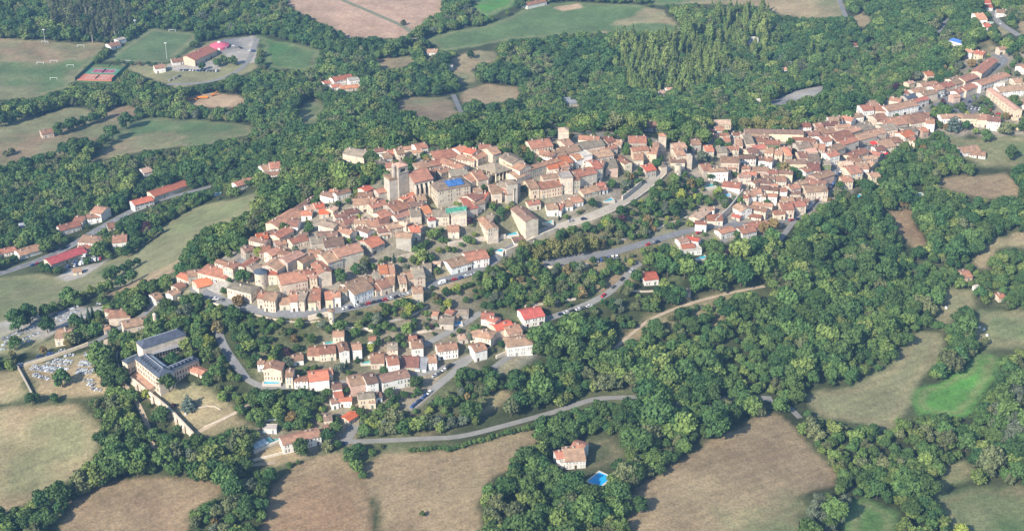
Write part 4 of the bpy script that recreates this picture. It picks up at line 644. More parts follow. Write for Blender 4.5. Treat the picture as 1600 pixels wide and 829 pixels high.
for i in range(2, len(P) - 1, 2):
    q = P[i] - Nn[i] * 1.3 * (1 if Nn[i][0] > 0 else -1); mb = MB(); z = float(H(*q)); mb.box(-.7, .7, -.8, .8, -2.5, 4.0); mb.poly([(-.7, -.8, 4.0), (.7, -.8, 4.0), (.7, .8, 4.0), (-.7, .8, 4.0), (0, 0, 4.8)], [(0, 1, 4), (1, 2, 4), (2, 3, 4), (3, 0, 4)]); b_ = obj('buttress', mb.mesh('buttress', [STONE]), wl); b_.location = Vector((q[0], q[1], z)) - wl.location
for pxs, h, th, lab, wk in [([(309, 692), (322, 690)], 4, 1, 'short end wall closing the convent lawn', 'c'), ([(38, 573), (90, 557), (138, 539)], 2.2, .7, 'pale plastered wall along the road side of the graveyard', 'y'), ([(28, 575), (40, 597), (52, 620)], 2.2, .6, 'weathered dark wall on the field side of the graveyard', 'k'),
 ([(398, 492), (430, 500), (470, 505), (500, 502)], .6, .6, 'low parapet wall along the bend under the curved terrace', 'c'), ([(482, 500), (515, 493)], 3, .8, 'short ruined wall piece beside the slim turret', 'c'), ([(862, 362), (910, 352), (962, 333), (1004, 306), (1040, 274)], 1.4, .8, 'parapet wall on the outer edge of the ramp road', 'c'),
 ([(972, 313), (990, 299), (1002, 289)], 3.4, 1, 'high grey retaining wall on the inner side of the ramp road', 'k'), ([(1118, 352), (1140, 332), (1160, 305)], 5, .8, 'high dark wall of the long walled garden', 'k'), ([(540, 515), (565, 514), (592, 520)], 2.0, .6, 'pale terrace wall above the upper row of the hamlet', 'c'), ([(700, 385), (740, 378), (790, 372)], 3, .8, 'terrace wall under the scaffolded house gardens', 'c'),
 ([(612, 410), (640, 402), (665, 398)], 3, .8, 'ruined terrace wall below the white tower house', 'c'), ([(575, 560), (612, 552), (640, 570)], 1.8, .6, 'garden wall round the hamlet lawn', 'c'), ([(790, 398), (830, 379), (870, 362)], 3.5, .9, 'thick retaining wall at the foot of the ramp road', 'c'), ([(775, 560), (800, 549), (826, 543)], 2.2, .7, 'beige terrace wall under the fork houses', 'c'),
 ([(820, 480), (850, 475), (900, 468)], 1.5, .6, 'low roadside wall beside the red-roofed house', 'c'), ([(200, 520), (180, 560), (190, 585)], 2.5, .7, 'mossy curved wall beside the dirt track', 'k'), ([(970, 452), (1000, 457), (1030, 455)], 1.2, .5, 'low wall at the drive of the orange-roofed house', 'c'), ([(820, 412), (870, 422), (920, 415)], 1.8, .7, 'retaining wall under the plane tree car park', 'c'), ([(1262, 180), (1240, 190), (1180, 186)], 1.5, .5, 'yard wall behind the long school building', 'c'), ([(1558, 195), (1600, 205)], 2.5, .7, 'pale wall above the meadow by the long yellow building', 'y'), ([(1492, 78), (1506, 85), (1520, 96)], 1.2, .6, 'pale drive wall below the blue-roofed house', 'w'), ([(388, 722), (430, 712), (470, 700)], 1.5, .6, 'low wall in front of the white farmhouse', 'c'), ([(405, 660), (430, 655), (455, 652)], 1.5, .5, 'crumbling pale wall behind the covered pool', 'w'), ([(318, 668), (350, 655), (388, 636)], .7, .6, 'low ruined wall on the lower convent lawn', 'c'), ([(300, 640), (330, 632), (345, 640)], .6, .6, 'broken garden wall beside the convent lawn trees', 'c'), ([(640, 523), (672, 518), (700, 508)], 1.6, .6, 'dry stone terrace wall below the ruined huts', 'c'), ([(600, 505), (640, 497), (668, 480)], 1.4, .6, 'long dry stone wall on the scrubby terraces', 'k'), ([(960, 380), (990, 370), (1020, 355)], 1.6, .6, 'bare terrace wall on the garden slope under the ramp', 'c'), ([(1010, 365), (1050, 350), (1075, 340)], 1.4, .6, 'second terrace wall on the garden slope', 'c'), ([(780, 470), (820, 462), (850, 455)], 1.5, .6, 'beige wall of the gardens behind the red-roofed house', 'c'), ([(270, 465), (300, 470), (345, 478)], 1.2, .6, 'low wall at the edge of the west car park', 'c')]:
    wall_line(pxs, h, th, lab, wk)
# --- pools
m_water = mat('pool_water', (.05,.42,.56), .08, .5, .08, None, .02, spec=.5); m_water2 = mat('pool_water_green', (.10,.42,.40), .08, .5, .08, None, .02, spec=.5); m_blue = mat('pool_water_blue', (.02,.40,.80), .05, .5, .08, None, .02, spec=.5); m_cope = plain('coping', (.62,.57,.49), .8)
def pool(px, py, L, W, rz, label, material=m_water, deck=1.0, raised=.35):
    p = xy(px, py); t = empty('swimming_pool', (p[0], p[1], p[2] + .1), R(rz)); a, b2 = L / 2, W / 2; e = deck; mb = MB(); lo = -3
    mb.box(-a - e, a + e, -b2 - e, -b2, lo, raised); mb.box(-a - e, a + e, b2, b2 + e, lo, raised); mb.box(-a - e, -a, -b2, b2, lo, raised); mb.box(a, a + e, -b2, b2, lo, raised); obj('coping', mb.mesh('coping', [m_cope]), t)
    mb = MB(); mb.poly([(-a, -b2, raised - .15), (a, -b2, raised - .15), (a, b2, raised - .15), (-a, b2, raised - .15)], [(0, 1, 2, 3)]); obj('water', mb.mesh('water', [material]), t); tag(t, label, 'pool')
    HOUSES.append((px, py, L, W / 2 + 1, p[:2], np.array([math.cos(R(rz)), math.sin(R(rz))]), np.array([-math.sin(R(rz)), math.cos(R(rz))]), W / 2 + 1, p[2], .5, project(*p)[2]))
for a_ in [(937, 749, 11, 8, 52, 'bright blue rectangular pool in the wood below the villa', m_blue), (1106, 290, 8.5, 6, 20, 'turquoise kidney-shaped pool below the white villa at the old gate', m_water2), (1340, 307, 7, 5, 30, 'blue garden pool below the main street backs', m_water), (796, 366, 10, 4, 12, 'blue pool under the arcaded terrace wall', m_water), (778, 391, 7, 3.6, -20, 'small blue pool on the terrace above the road', m_water), (856, 347, 6, 4, 0, 'round-edged turquoise pool under the southern fronts', m_water2), (950, 313, 6.5, 3.5, 20, 'blue pool in the garden beside the ramp road', m_water),
 (425, 597, 9, 4, 3, 'pale blue pool beside the hamlet road in the west', m_water), (514, 535, 5, 4, 20, 'dark teal pool above the first hamlet houses', m_water2), (1094, 403, 8, 4, 25, 'blue pool below the orange-roofed corner villa', m_water), (343, 303, 7, 3.4, 20, 'pale blue pool among the valley gardens', m_water), (1435, 304, 6, 3.5, 10, 'small teal pool in the woods below the town', m_water2), (1550, 36, 6, 3.2, -20, 'pale pool beside the hill villas', m_water2), (572, 566, 5, 3, 10, 'green covered pool on the hamlet terrace', m_water2), (1136, 305, 4, 4, 0, 'small blue paddling pool in the walled garden', m_blue), (714, 505, 5, 3.5, 10, 'blue paddling pool by the ruined huts', m_blue)]: pool(*a_)
p = xy(411, 693); t = empty('pool_cover', (p[0], p[1], p[2] + .4), R(38)); mb = MB()
for i in range(4): mb.box(-6.5 + i * 3.0, -3.7 + i * 3.0, -2.4, 2.4, .3, 1.0 + .05 * i, i % 2 if i < 3 else 2)
mb.box(-8, 9, -4, -2.45, -2, .25, 3); mb.box(-8, 9, 2.45, 4, -2, .25, 3); mb.box(5.6, 9, -2.4, 2.4, -2, .1, 4); obj('cover', mb.mesh('cover', [plain('acrylic', (.55,.66,.72), .25), plain('acrylic_pale', (.65,.74,.79), .25), plain('acrylic_teal', (.08,.25,.28), .25), m_cope, m_water2]), t); tag(t, 'telescopic glazed pool cover on a pale terrace left of the white farmhouse'.replace('left of', 'beside'), 'pool cover')
# --- sports ground, tent, courts
def goal_at(px, py, rz, lab):
    p = xy(px, py); mb = MB(); 
    for x in (-3.66, 3.66): mb.box(x - .12, x + .12, -.12, .12, -.3, 2.44); mb.box(x - .08, x + .08, 1.7, 1.86, -.3, .1); mb.box(x - .06, x + .06, -.06, 1.8, 2.3, 2.4)
    mb.box(-3.78, 3.78, -.12, .12, 2.44, 2.68); tag(obj('football_goal', mb.mesh('football_goal', [plain('goal_white', (.85,.85,.85))]), None, p), lab, 'goal').rotation_euler = (0, 0, R(rz))
for px, py, rz, lab in [(269, 50, 0, 'white goal at the far end of the green football pitch'), (199, 98, 0, 'white goal at the near end of the green football pitch'), (70, 68, 0, 'white goal by the lamp post on the training field'), (126, 74, 0, 'white goal near the tennis courts side of the training field'), (63, 101, 0, 'white goal alone on the greener half of the training field'), (84, 98, 0, 'white goal in the middle of the training field'), (84, 125, 0, 'white goal at the near corner of the training field'), (110, 105, 0, 'white goal beside the lane to the courts')]: goal_at(px, py, rz, lab)
def lamp_post(px, py, h, lab):
    p = xy(px, py); mb = MB(); mb.cyl(0, 0, .35, -1, h, 6, 0, .5); mb.box(-1.4, 1.4, -.2, .2, h - .6, h + .6); tag(obj('floodlight', mb.mesh('floodlight', [plain('mast_grey', (.55,.56,.57), .4)]), None, p), lab, 'floodlight')
lamp_post(71, 68, 16, 'tall floodlight mast on the training field'); lamp_post(261, 92, 18, 'tall floodlight mast between the pitch and the sports hall'); lamp_post(213, 53, 16, 'tall floodlight mast at the wood edge of the pitch')
p = xy(159, 115); t = empty('tennis_court', (p[0], p[1], p[2] + .5), R(-6)); tag(t, 'three fenced tennis courts in orange, purple and green surfaces', 'tennis court'); W_ = 18.5
for i, (c1, c2) in enumerate((((.50,.17,.12), (.50,.17,.12)), ((.10,.26,.16), (.34,.08,.13)), ((.50,.19,.13), (.52,.22,.15)))):
    y = 26 - i * 19.5; mb = MB(); mb.box(-19, 19, y - 9.2, y + 9.2, -2.5, .0, 0); mb.poly([(-12, y - 5.5, .02), (12, y - 5.5, .02), (12, y + 5.5, .02), (-12, y + 5.5, .02)], [(0, 1, 2, 3)], 1)
    for yy in (-5.5, -4.1, 4.1, 5.5): mb.box(-12, 12, y + yy - .1, y + yy + .1, .022, .04, 2)
    for xx in (-12, -6.4, 6.4, 12): mb.box(xx - .1, xx + .1, y - 5.4, y + 5.4, .041, .05, 2)
    co = obj('court_surface', mb.mesh('court_surface', [plain(f'court_a{i}', c1, .9), plain(f'court_b{i}', c2, .9), m_line]), t); mb = MB(); mb.box(-.05, .05, y - 6.2, y + 6.2, .05, 1.0); obj('net', mb.mesh('net', [plain('net_dark', (.06,.07,.06))]), co)
mb = MB()
for sx in (-20, 20): mb.box(sx - .04, sx + .04, -24, 36, -2, 3.0)
obj('fence', mb.mesh('fence', [plain('fence_green', (.06,.16,.10))]), t)
p = xy(343, 74); t = empty('circus_tent', p); tag(t, 'round red and white striped circus tent beside the sports hall', 'tent'); mb = MB(); k = 24
prof = [(11, 0), (11, 2.6), (7.5, 4.2), (3.5, 5.5), (.8, 6.2)]; rings = [[(r_ * math.cos(2 * math.pi * i / k), r_ * math.sin(2 * math.pi * i / k), z) for i in range(k)] for r_, z in prof]
for j in range(4):
    for i in range(k): mb.poly([rings[j][i], rings[j][(i + 1) % k], rings[j + 1][(i + 1) % k], rings[j + 1][i]], [(0, 1, 2, 3)], 1 if j == 0 and i % 3 == 0 else 0)
obj('canopy', mb.mesh('canopy', [plain('tent_red', (.58,.12,.18), .7), plain('tent_white', (.78,.74,.72), .7)]), t); mb = MB(); mb.cyl(0, 0, 2.2, 5.9, 6.8, 12, 0, .5); mb.cyl(0, 0, .12, 6.8, 8.6, 6); obj('cupola', mb.mesh('cupola', [plain('tent_white', (.78,.74,.72))]), t)
HOUSES.append((343, 70, 28, 14, p[:2], np.array([1., 0]), np.array([0., -1]), 14, p[2], 6, project(*p)[2]))
# --- vehicles
CARC = {'white': (.80,.80,.79), 'silver': (.45,.46,.48), 'black': (.03,.03,.035), 'blue': (.05,.10,.28), 'red': (.52,.03,.035), 'grey': (.16,.17,.18), 'dark blue': (.03,.05,.13)}
glass = plain('car_glass', (.03,.035,.045), .1); tyre = plain('tyre', (.02,.02,.02), .9); CARM = {}
def loft(mb, prof, wd, mi=0, inset=None):
    k = len(prof); V = [(x, -wd / 2 + (inset[i] if inset else 0), z) for i, (x, z) in enumerate(prof)] + [(x, wd / 2 - (inset[i] if inset else 0), z) for i, (x, z) in enumerate(prof)]
    mb.poly(V, [tuple(range(k)), tuple(range(k, 2 * k))[::-1]] + [(i, k + i, k + (i + 1) % k, (i + 1) % k) for i in range(k)], mi)
def car_parts(cn, van=False):
    if (cn, van) in CARM: return CARM[cn, van]
    paint = mat('paint_' + cn.replace(' ', '_'), CARC[cn], .03, 1, .3, None, .0, spec=.5); B = MB(); G = MB()
    if van:
        loft(B, [(-2.5, .35), (2.45, .35), (2.5, 1.0), (1.9, 1.25), (1.2, 2.2), (-2.4, 2.25), (-2.5, 2.0)], 1.95, 0, [0, 0, .05, .05, .12, .12, .05]); loft(G, [(1.86, 1.28), (1.24, 2.12), (.5, 2.1), (.5, 1.3)], 1.97, 0, [.05, .1, .1, .02])
    else:
        loft(B, [(-2.1, .3), (2.1, .3), (2.12, .68), (1.2, .92), (-1.75, .95), (-2.1, .8)], 1.78, 0, [.06, .06, .08, .03, .03, .08]); loft(B, [(.25, 1.462), (-1.2, 1.468), (-1.25, 1.40), (.3, 1.40)], 1.42)
        loft(G, [(1.15, .925), (.32, 1.40), (-1.3, 1.40), (-1.8, .945)], 1.70, 0, [.06, .17, .17, .08])
    CARM[cn, van] = (B.mesh('body', [paint]), G.mesh('cabin_glass', [glass])); return CARM[cn, van]
_mb = MB(); _v = [(.33 * math.cos(2 * math.pi * i / 10), y, .33 * math.sin(2 * math.pi * i / 10)) for y in (-.11, .11) for i in range(10)]; _mb.poly(_v, [tuple(range(10)), tuple(range(10, 20))[::-1]] + [(i, 10 + i, 10 + (i + 1) % 10, (i + 1) % 10) for i in range(10)]); WHEEL = _mb.mesh('wheel', [tyre])
def put_car(x, y, rz, cn, lab, group, van=False):
    b, g = car_parts(cn, van); z = float(H(x, y)) + .22; e = 1.5; dx = math.cos(rz); dy = math.sin(rz); gx_ = (float(H(x + dx * e, y + dy * e)) - float(H(x - dx * e, y - dy * e))) / (2 * e)
    r = empty('van' if van else 'parked_car', (x, y, z)); r.rotation_euler = (0, -math.atan(gx_), rz); obj('body', b, r); obj('cabin_glass', g, r); [obj('wheel', WHEEL, r, (wx, wy, .32)) for wx in (-1.32, 1.3) for wy in (-.8, .8)]; tag(r, lab, 'van' if van else 'car', group)
def car_row(a, b2, n_, where, seed, rel=0.0, jitter=.15, cols=None):
    A = xy(*a)[:2]; B2 = xy(*b2)[:2]; dv = (B2 - A); rz = math.atan2(dv[1], dv[0]) + R(rel); rr = random.Random(seed)
    for i in range(n_):
        f = (i + .5 + rr.uniform(-jitter, jitter)) / n_; cn = cols[i % len(cols)] if cols else rr.choice(['white', 'white', 'silver', 'black', 'grey', 'blue', 'red', 'dark blue', 'silver'])
        van = rr.random() < .12 and not cols; q = A + dv * f
        put_car(q[0], q[1], rz + rr.uniform(-.05, .05) + (math.pi if rr.random() < .5 else 0), cn, f'{cn} {"van" if van else "car"} parked {ordw(i)} from the west {where}', 'vehicles ' + where, van)
car_row((536, 484), (640, 460), 12, 'below the white corner house', 1, 0, .1, ['white', 'dark blue', 'white', 'grey', 'red', 'black', 'dark blue', 'red', 'white', 'black', 'silver', 'white']); car_row((684, 445), (745, 428), 6, 'on the road by the white pair', 2)
car_row((334, 440), (376, 418), 7, 'in the west gate square', 3, 60, .1, ['white', 'dark blue', 'white', 'silver', 'white', 'black', 'white']); car_row((326, 467), (350, 470), 3, 'by the hedge at the bend', 4, 0, .1, ['dark blue', 'white', 'grey'])
car_row((1258, 332), (1304, 288), 11, 'in the line under the town', 5, 0, .1); car_row((1304, 284), (1318, 262), 5, 'at the foot of the main street', 6); car_row((1232, 346), (1250, 342), 2, 'by the rusty tree', 16, 0, .1, ['red', 'dark blue'])
car_row((930, 408), (966, 402), 6, 'on the car park under the plane trees', 7, 70, .1, ['silver', 'blue', 'grey', 'blue', 'white', 'white']); car_row((1010, 384), (1030, 378), 3, 'on the bend below the ramp', 8); car_row((872, 493), (925, 478), 6, 'on the forest side of the climbing road', 9, 0, .1, ['dark blue', 'white', 'black', 'white', 'grey', 'white'])
car_row((935, 470), (995, 418), 4, 'higher on the climbing road', 10); car_row((642, 638), (676, 610), 4, 'on the road below the hamlet', 11, 0, .1, ['blue', 'dark blue', 'blue', 'white']); car_row((676, 590), (706, 572), 4, 'beside the hamlet fork', 12); car_row((466, 606), (482, 603), 2, 'outside the orange-roofed hamlet house', 13, 0, .1, ['white', 'white'])
car_row((531, 694), (542, 693), 1, 'at the front junction', 14, 0, .1, ['blue']); car_row((880, 348), (920, 342), 2, 'on the ramp road', 15, 0, .1, ['silver', 'dark blue']); car_row((1470, 160), (1496, 150), 5, 'on the town square', 17, 60); car_row((1512, 160), (1544, 164), 6, 'in the upper rows below the square', 18, 80); car_row((1515, 170), (1550, 174), 6, 'in the lower rows below the square', 19, 80); car_row((1462, 156), (1488, 146), 4, 'before the row above the square', 20)
car_row((1556, 178), (1600, 190), 5, 'beside the long yellow building', 21); car_row((284, 100), (306, 101), 6, 'under the sports hall gable', 22, 80); car_row((280, 110), (342, 112), 12, 'along the sports ground hedge', 23, 80); car_row((262, 128), (285, 118), 3, 'on the grass by the sports drive', 24); car_row((362, 72), (398, 82), 6, 'around the circus tent', 25, 30)
car_row((100, 420), (160, 404), 13, 'in the front row of the valley scrapyard', 26, 70); car_row((112, 412), (165, 398), 12, 'in the back row of the valley scrapyard', 27, 60); car_row((118, 404), (150, 396), 7, 'against the shed of the valley scrapyard', 31, 60); car_row((98, 389), (104, 387), 1, 'on the valley road', 28, 0, .1, ['black']); car_row((48, 416), (60, 412), 2, 'in the shade of the valley road', 29); car_row((28, 573), (36, 568), 1, 'at the graveyard corner', 32, 0, .1, ['white']); car_row((54, 560), (104, 547), 3, 'along the graveyard wall', 30, 0, .1, ['dark blue', 'blue', 'silver']); car_row((566, 592), (572, 588), 1, 'by the pink hamlet house', 33, 0, .1, ['red']); car_row((1088, 366), (1100, 362), 2, 'beside the corner villa', 34, 0, .1, ['red', 'grey']); car_row((1556, 30), (1564, 40), 2, 'on the hill villas drive', 35)
# --- graves
m_tomb = mat('tomb_stone', (.46,.48,.51), .25, .8, .6, None, .35); m_tomb2 = mat('tomb_dark', (.16,.17,.19), .2, .8, .35, None, .4); TM = []
for v_, (sm, hm) in enumerate(((m_tomb, m_tomb), (m_tomb2, m_tomb), (m_tomb, m_tomb2))):
    mb = MB(); mb.box(-.75, .75, -1.25, 1.25, -.5, .45, 0); mb.box(-.6, .6, -1.1, 1.0, .452, .62, 0); mb.box(-.62, .62, 1.02, 1.24, .452, 1.0 + .2 * v_, 1)
    if v_ == 1: mb.box(-.09, .09, 1.06, 1.2, 1.205, 1.9, 1); mb.box(-.35, .35, 1.061, 1.199, 1.5, 1.66, 1)
    TM.append(mb.mesh('grave', [sm, hm]))
def graves(a, b2, n_, where, rel, seed):
    A = xy(*a)[:2]; B2 = xy(*b2)[:2]; dv = B2 - A; rz = math.atan2(dv[1], dv[0]) + R(rel); rr = random.Random(seed)
    for i in range(n_):
        if rr.random() < .06: continue
        q = A + dv * ((i + .5) / n_) + np.array([rr.uniform(-.3, .3), rr.uniform(-.3, .3)]); g = obj('grave', rr.choice(TM), None, (q[0], q[1], float(H(*q)))); s = rr.uniform(.66, .82); g.scale = (s, s, s); g.rotation_euler = (0, 0, rz + rr.uniform(-.06, .06)); tag(g, 'grey stone grave ' + where, 'grave', 'graves ' + where)
def zq(x, y): return (x / 5.18, 460 + y / 5.18)
W1, W2 = 'in the lower graveyard on the grass', 'in the old crowded graveyard by the cypresses'
for i, (a, b2, n_) in enumerate([((515, 500), (605, 490), 6), ((430, 528), (585, 540), 11), ((380, 548), (575, 572), 13), ((345, 578), (556, 605), 14), ((255, 578), (475, 610), 14), ((240, 600), (440, 625), 12), ((270, 638), (340, 670), 6), ((265, 655), (400, 685), 8), ((675, 485), (745, 492), 6), ((645, 545), (745, 550), 8), ((632, 568), (742, 575), 8), ((625, 608), (755, 612), 9), ((608, 630), (750, 634), 9), ((660, 690), (760, 700), 7), ((710, 725), (760, 735), 4), ((735, 755), (820, 780), 5)]): graves(zq(*a), zq(*b2), n_, W1, 0, 100 + i)
for i, (a, b2, n_) in enumerate([((0, 372), (300, 240), 24), ((440, 170), (640, 95), 16), ((450, 195), (640, 130), 16), ((30, 385), (290, 270), 18), ((150, 380), (320, 310), 12), ((160, 405), (250, 370), 7), ((0, 420), (60, 400), 5), ((0, 450), (40, 440), 4), ((640, 190), (860, 110), 14), ((780, 80), (880, 60), 8), ((470, 220), (560, 190), 8)]): graves(zq(*a), zq(*b2), n_, W2, 0, 200 + i)
# --- small things of the photo
p = xy(1498, 205)
mb = MB(); k = 14; V = [(x, .85 * math.cos(2 * math.pi * i / k), .85 + .85 * math.sin(2 * math.pi * i / k)) for x in (-.75, -.65, .65, .75) for i in range(k)]; V = [(x, y * (.9 if abs(x) > .7 else 1), .85 + (z - .85) * (.9 if abs(x) > .7 else 1)) for x, y, z in V]; mb.poly(V, [tuple(range(k))[::-1], tuple(range(3 * k, 4 * k))] + [(j * k + i, j * k + (i + 1) % k, (j + 1) * k + (i + 1) % k, (j + 1) * k + i) for j in range(3) for i in range(k)]); BALE = mb.mesh('hay_bale', [plain('bale_wrap', (.82,.82,.79), .5)])
for px, py, lab in [(1478, 482, 'white wrapped hay bale alone on the olive meadow'), (1530, 513, 'white wrapped hay bale beside the big oak on the green meadow'), (1537, 516, 'white wrapped hay bale between two others on the green meadow'), (1542, 525, 'white wrapped hay bale at the near end of three')]: tag(obj('hay_bale', BALE, None, xy(px, py)), lab, 'hay bale', 'hay bales on the meadows').rotation_euler = (0, 0, px)
for px, py, rz, lab in [(298, 157, 10, 'long orange construction trailer on the sandy yard'), (316, 154, 5, 'second orange construction trailer behind on the sandy yard')]:
    p = xy(px, py); t = empty('trailer', p, R(rz)); tag(t, lab, 'trailer'); mb = MB(); mb.box(-6, 6, -1.2, 1.2, 1.0, 1.5, 0); mb.box(-6, -5.8, -1.2, 1.2, 1.5, 2.6, 0); mb.box(-5.75, 5.5, -1.15, -1.05, 1.5, 2.3, 0); mb.box(-5.75, 5.5, 1.05, 1.15, 1.5, 2.3, 0); obj('bed', mb.mesh('bed', [plain('machine_orange', (.70,.26,.04), .5)]), t); mb = MB()
    for x in (-4.5, -3.2, 4): mb.box(x - .5, x + .5, -1.1, 1.1, 0, .98)
    obj('wheel', mb.mesh('wheel', [tyre]), t)
p = xy(333, 150); t = empty('excavator', p, R(30)); tag(t, 'yellow-orange excavator digging on the sandy yard', 'excavator'); mb = MB(); mb.box(-1.6, 1.6, -1.3, -.6, 0, .9); mb.box(-1.6, 1.6, .6, 1.3, 0, .9); obj('track', mb.mesh('track', [tyre]), t); mb = MB(); mb.box(-1.9, 1.5, -1.2, 1.2, 1.0, 2.2); mb.box(.1, 1.4, -1.1, .1, 2.2, 3.2); obj('body', mb.mesh('body', [plain('machine_orange', (.70,.26,.04), .5)]), t); mb = MB(); mb.poly([(1.4, .3, 1.8), (4.2, .3, 4.6), (4.5, .3, 4.3), (1.7, .3, 1.4), (1.4, .7, 1.8), (4.2, .7, 4.6), (4.5, .7, 4.3), (1.7, .7, 1.4)], [(0, 1, 2, 3), (7, 6, 5, 4), (0, 4, 5, 1), (2, 6, 7, 3), (1, 5, 6, 2), (3, 7, 4, 0)]); mb.poly([(4.1, .35, 4.6), (4.6, .35, 4.5), (5.9, .35, 1.6), (5.5, .35, 1.4), (4.1, .65, 4.6), (4.6, .65, 4.5), (5.9, .65, 1.6), (5.5, .65, 1.4)], [(0, 1, 2, 3), (7, 6, 5, 4), (0, 4, 5, 1), (2, 6, 7, 3), (1, 5, 6, 2), (3, 7, 4, 0)]); mb.box(5.2, 6.2, .1, .9, .8, 1.6); obj('arm', mb.mesh('arm', [plain('machine_orange', (.70,.26,.04), .5)]), t)
for px, py, h, lab in [(248, 330, 9, 'x'), (205, 385, 9, 'x')]: pass
p = xy(290, 647); mb = MB(); mb.box(-.6, .6, -.6, .6, -.5, 1.0); mb.cyl(0, 0, .32, 1.0, 2.4, 8, 0, .7); mb.cyl(0, 0, .2, 2.4, 2.85, 8, 0, .6); tag(obj('statue', mb.mesh('statue', [plain('statue_stone', (.62,.60,.56), .8)]), None, p), 'small pale statue on a plinth on the convent lawn', 'statue')
def parasol(px, py, cname, cc_, lab, r_=1.7):
    p = xy(px, py); t = empty('parasol', p); tag(t, lab, 'parasol'); mb = MB(); mb.cyl(0, 0, r_, 2.2, 2.95, 8, 0, .05); obj('canopy', mb.mesh('canopy', [plain('cloth_' + cname, cc_, .8)]), t); mb = MB(); mb.cyl(0, 0, .05, 0, 2.25, 6); obj('pole', mb.mesh('pole', [plain('steel', (.35,.36,.37), .5)]), t)
parasol(579, 541, 'white', (.8,.79,.75), 'white garden parasol in the hamlet gardens'); parasol(1438, 252, 'teal', (.25,.55,.5), 'pale teal parasol behind the orange-roofed street backs', 2.2); parasol(926, 305, 'mint', (.45,.68,.6), 'mint parasol at the rampart cottages', 1.8); parasol(575, 445, 'cream', (.8,.76,.66), 'cream parasol on the road side of the white corner house')
HAZE = 0.000095
# ------------------------------------------------------------------ trees
def leaf_mat(name, c1, c2, var=.35):
    m = bpy.data.materials.new(name); m.use_nodes = True; t = m.node_tree; N = t.nodes; L = t.links; b = N['Principled BSDF']; b.inputs['Roughness'].default_value = .75; b.inputs['Specular IOR Level'].default_value = .12
    oi = N.new('ShaderNodeObjectInfo'); tc = N.new('ShaderNodeTexCoord'); no = N.new('ShaderNodeTexNoise'); no.inputs['Scale'].default_value = .9; no.inputs['Detail'].default_value = 2; L.new(tc.outputs['Object'], no.inputs['Vector'])
    mx = N.new('ShaderNodeMix'); mx.data_type = 'RGBA'; mx.inputs[6].default_value = (*c1, 1); mx.inputs[7].default_value = (*c2, 1); L.new(oi.outputs['Random'], mx.inputs[0])
    a = N.new('ShaderNodeMapRange'); a.inputs['From Min'].default_value = .3; a.inputs['From Max'].default_value = .7; a.inputs['To Min'].default_value = 1 - var; a.inputs['To Max'].default_value = 1 + var; L.new(no.outputs[0], a.inputs['Value'])
    w1 = N.new('ShaderNodeMath'); w1.operation = 'MULTIPLY'; w1.inputs[1].default_value = 7.31; L.new(oi.outputs['Random'], w1.inputs[0]); w2 = N.new('ShaderNodeMath'); w2.operation = 'FRACT'; L.new(w1.outputs[0], w2.inputs[0])
    w3 = N.new('ShaderNodeMapRange'); w3.inputs['To Min'].default_value = .72; w3.inputs['To Max'].default_value = 1.28; L.new(w2.outputs[0], w3.inputs['Value'])
    mu = N.new('ShaderNodeMath'); mu.operation = 'MULTIPLY'; L.new(a.outputs[0], mu.inputs[0]); L.new(w3.outputs[0], mu.inputs[1])
    vm = N.new('ShaderNodeVectorMath'); vm.operation = 'SCALE'; L.new(mx.outputs[2], vm.inputs[0]); L.new(mu.outputs[0], vm.inputs['Scale']); L.new(vm.outputs[0], b.inputs['Base Color']); return m
LM = {'dark': leaf_mat('leaves_dark', (0.048,0.108,0.037), (0.084,0.134,0.041)), 'mid': leaf_mat('leaves_mid', (0.074,0.145,0.043), (0.114,0.167,0.048)), 'light': leaf_mat('leaves_light', (0.141,0.208,0.056), (0.182,0.221,0.065)), 'olive': leaf_mat('leaves_olive', (0.118,0.140,0.065), (0.154,0.167,0.074)),
 'yellow': leaf_mat('leaves_yellow', (0.268,0.295,0.054), (0.201,0.255,0.061)), 'rust': leaf_mat('leaves_rust', (0.228,0.154,0.061), (0.175,0.154,0.067)), 'willow': leaf_mat('leaves_willow', (0.114,0.141,0.091), (0.141,0.167,0.108)), 'purple': leaf_mat('leaves_purple', (0.067,0.030,0.041), (0.087,0.037,0.045)),
 'plane': leaf_mat('leaves_plane', (0.154,0.167,0.056), (0.188,0.182,0.061)), 'cypress': leaf_mat('leaves_cypress', (0.035,0.080,0.037), (0.051,0.094,0.043)), 'cedar': leaf_mat('leaves_cedar', (0.100,0.141,0.114), (0.121,0.161,0.128))}
BARK = mat('bark', (.13,.10,.075), .3, 1.2, .95); PALEBARK = mat('pale_bark', (.36,.33,.28), .25, 1.0, .9)
def crown_geo(lobes, nq, size, seed, flat=.35):
    """leaf clumps spread over and into a set of lobes; each clump is a small bent leaf-faced patch"""
    r = np.random.default_rng(seed); wts = np.array([l[3] * l[3] for l in lobes]); pick = r.choice(len(lobes), nq, p=wts / wts.sum()); V = []; Fc = []
    for i in pick:
        x, y, z, rad, sz = lobes[i]; d = r.normal(size=3); d[2] += .25; d /= np.linalg.norm(d); c = np.array([x, y, z]) + d * rad * np.array([1, 1, sz]) * r.uniform(.62, 1.10)
        nrm = d + r.normal(size=3) * .55; nrm /= np.linalg.norm(nrm); t1 = np.cross(nrm, r.normal(size=3)); t1 /= np.linalg.norm(t1); t2 = np.cross(nrm, t1); s = size * r.uniform(.55, 1.25); s2 = s * r.uniform(.6, 1.0)
        o = len(V); V += [c - t1 * s, c - t2 * s2 + nrm * .12 * s, c + t1 * s, c + t2 * s2 - nrm * .12 * s]; Fc.append((o, o + 1, o + 2)); Fc.append((o, o + 2, o + 3))
    return V, Fc
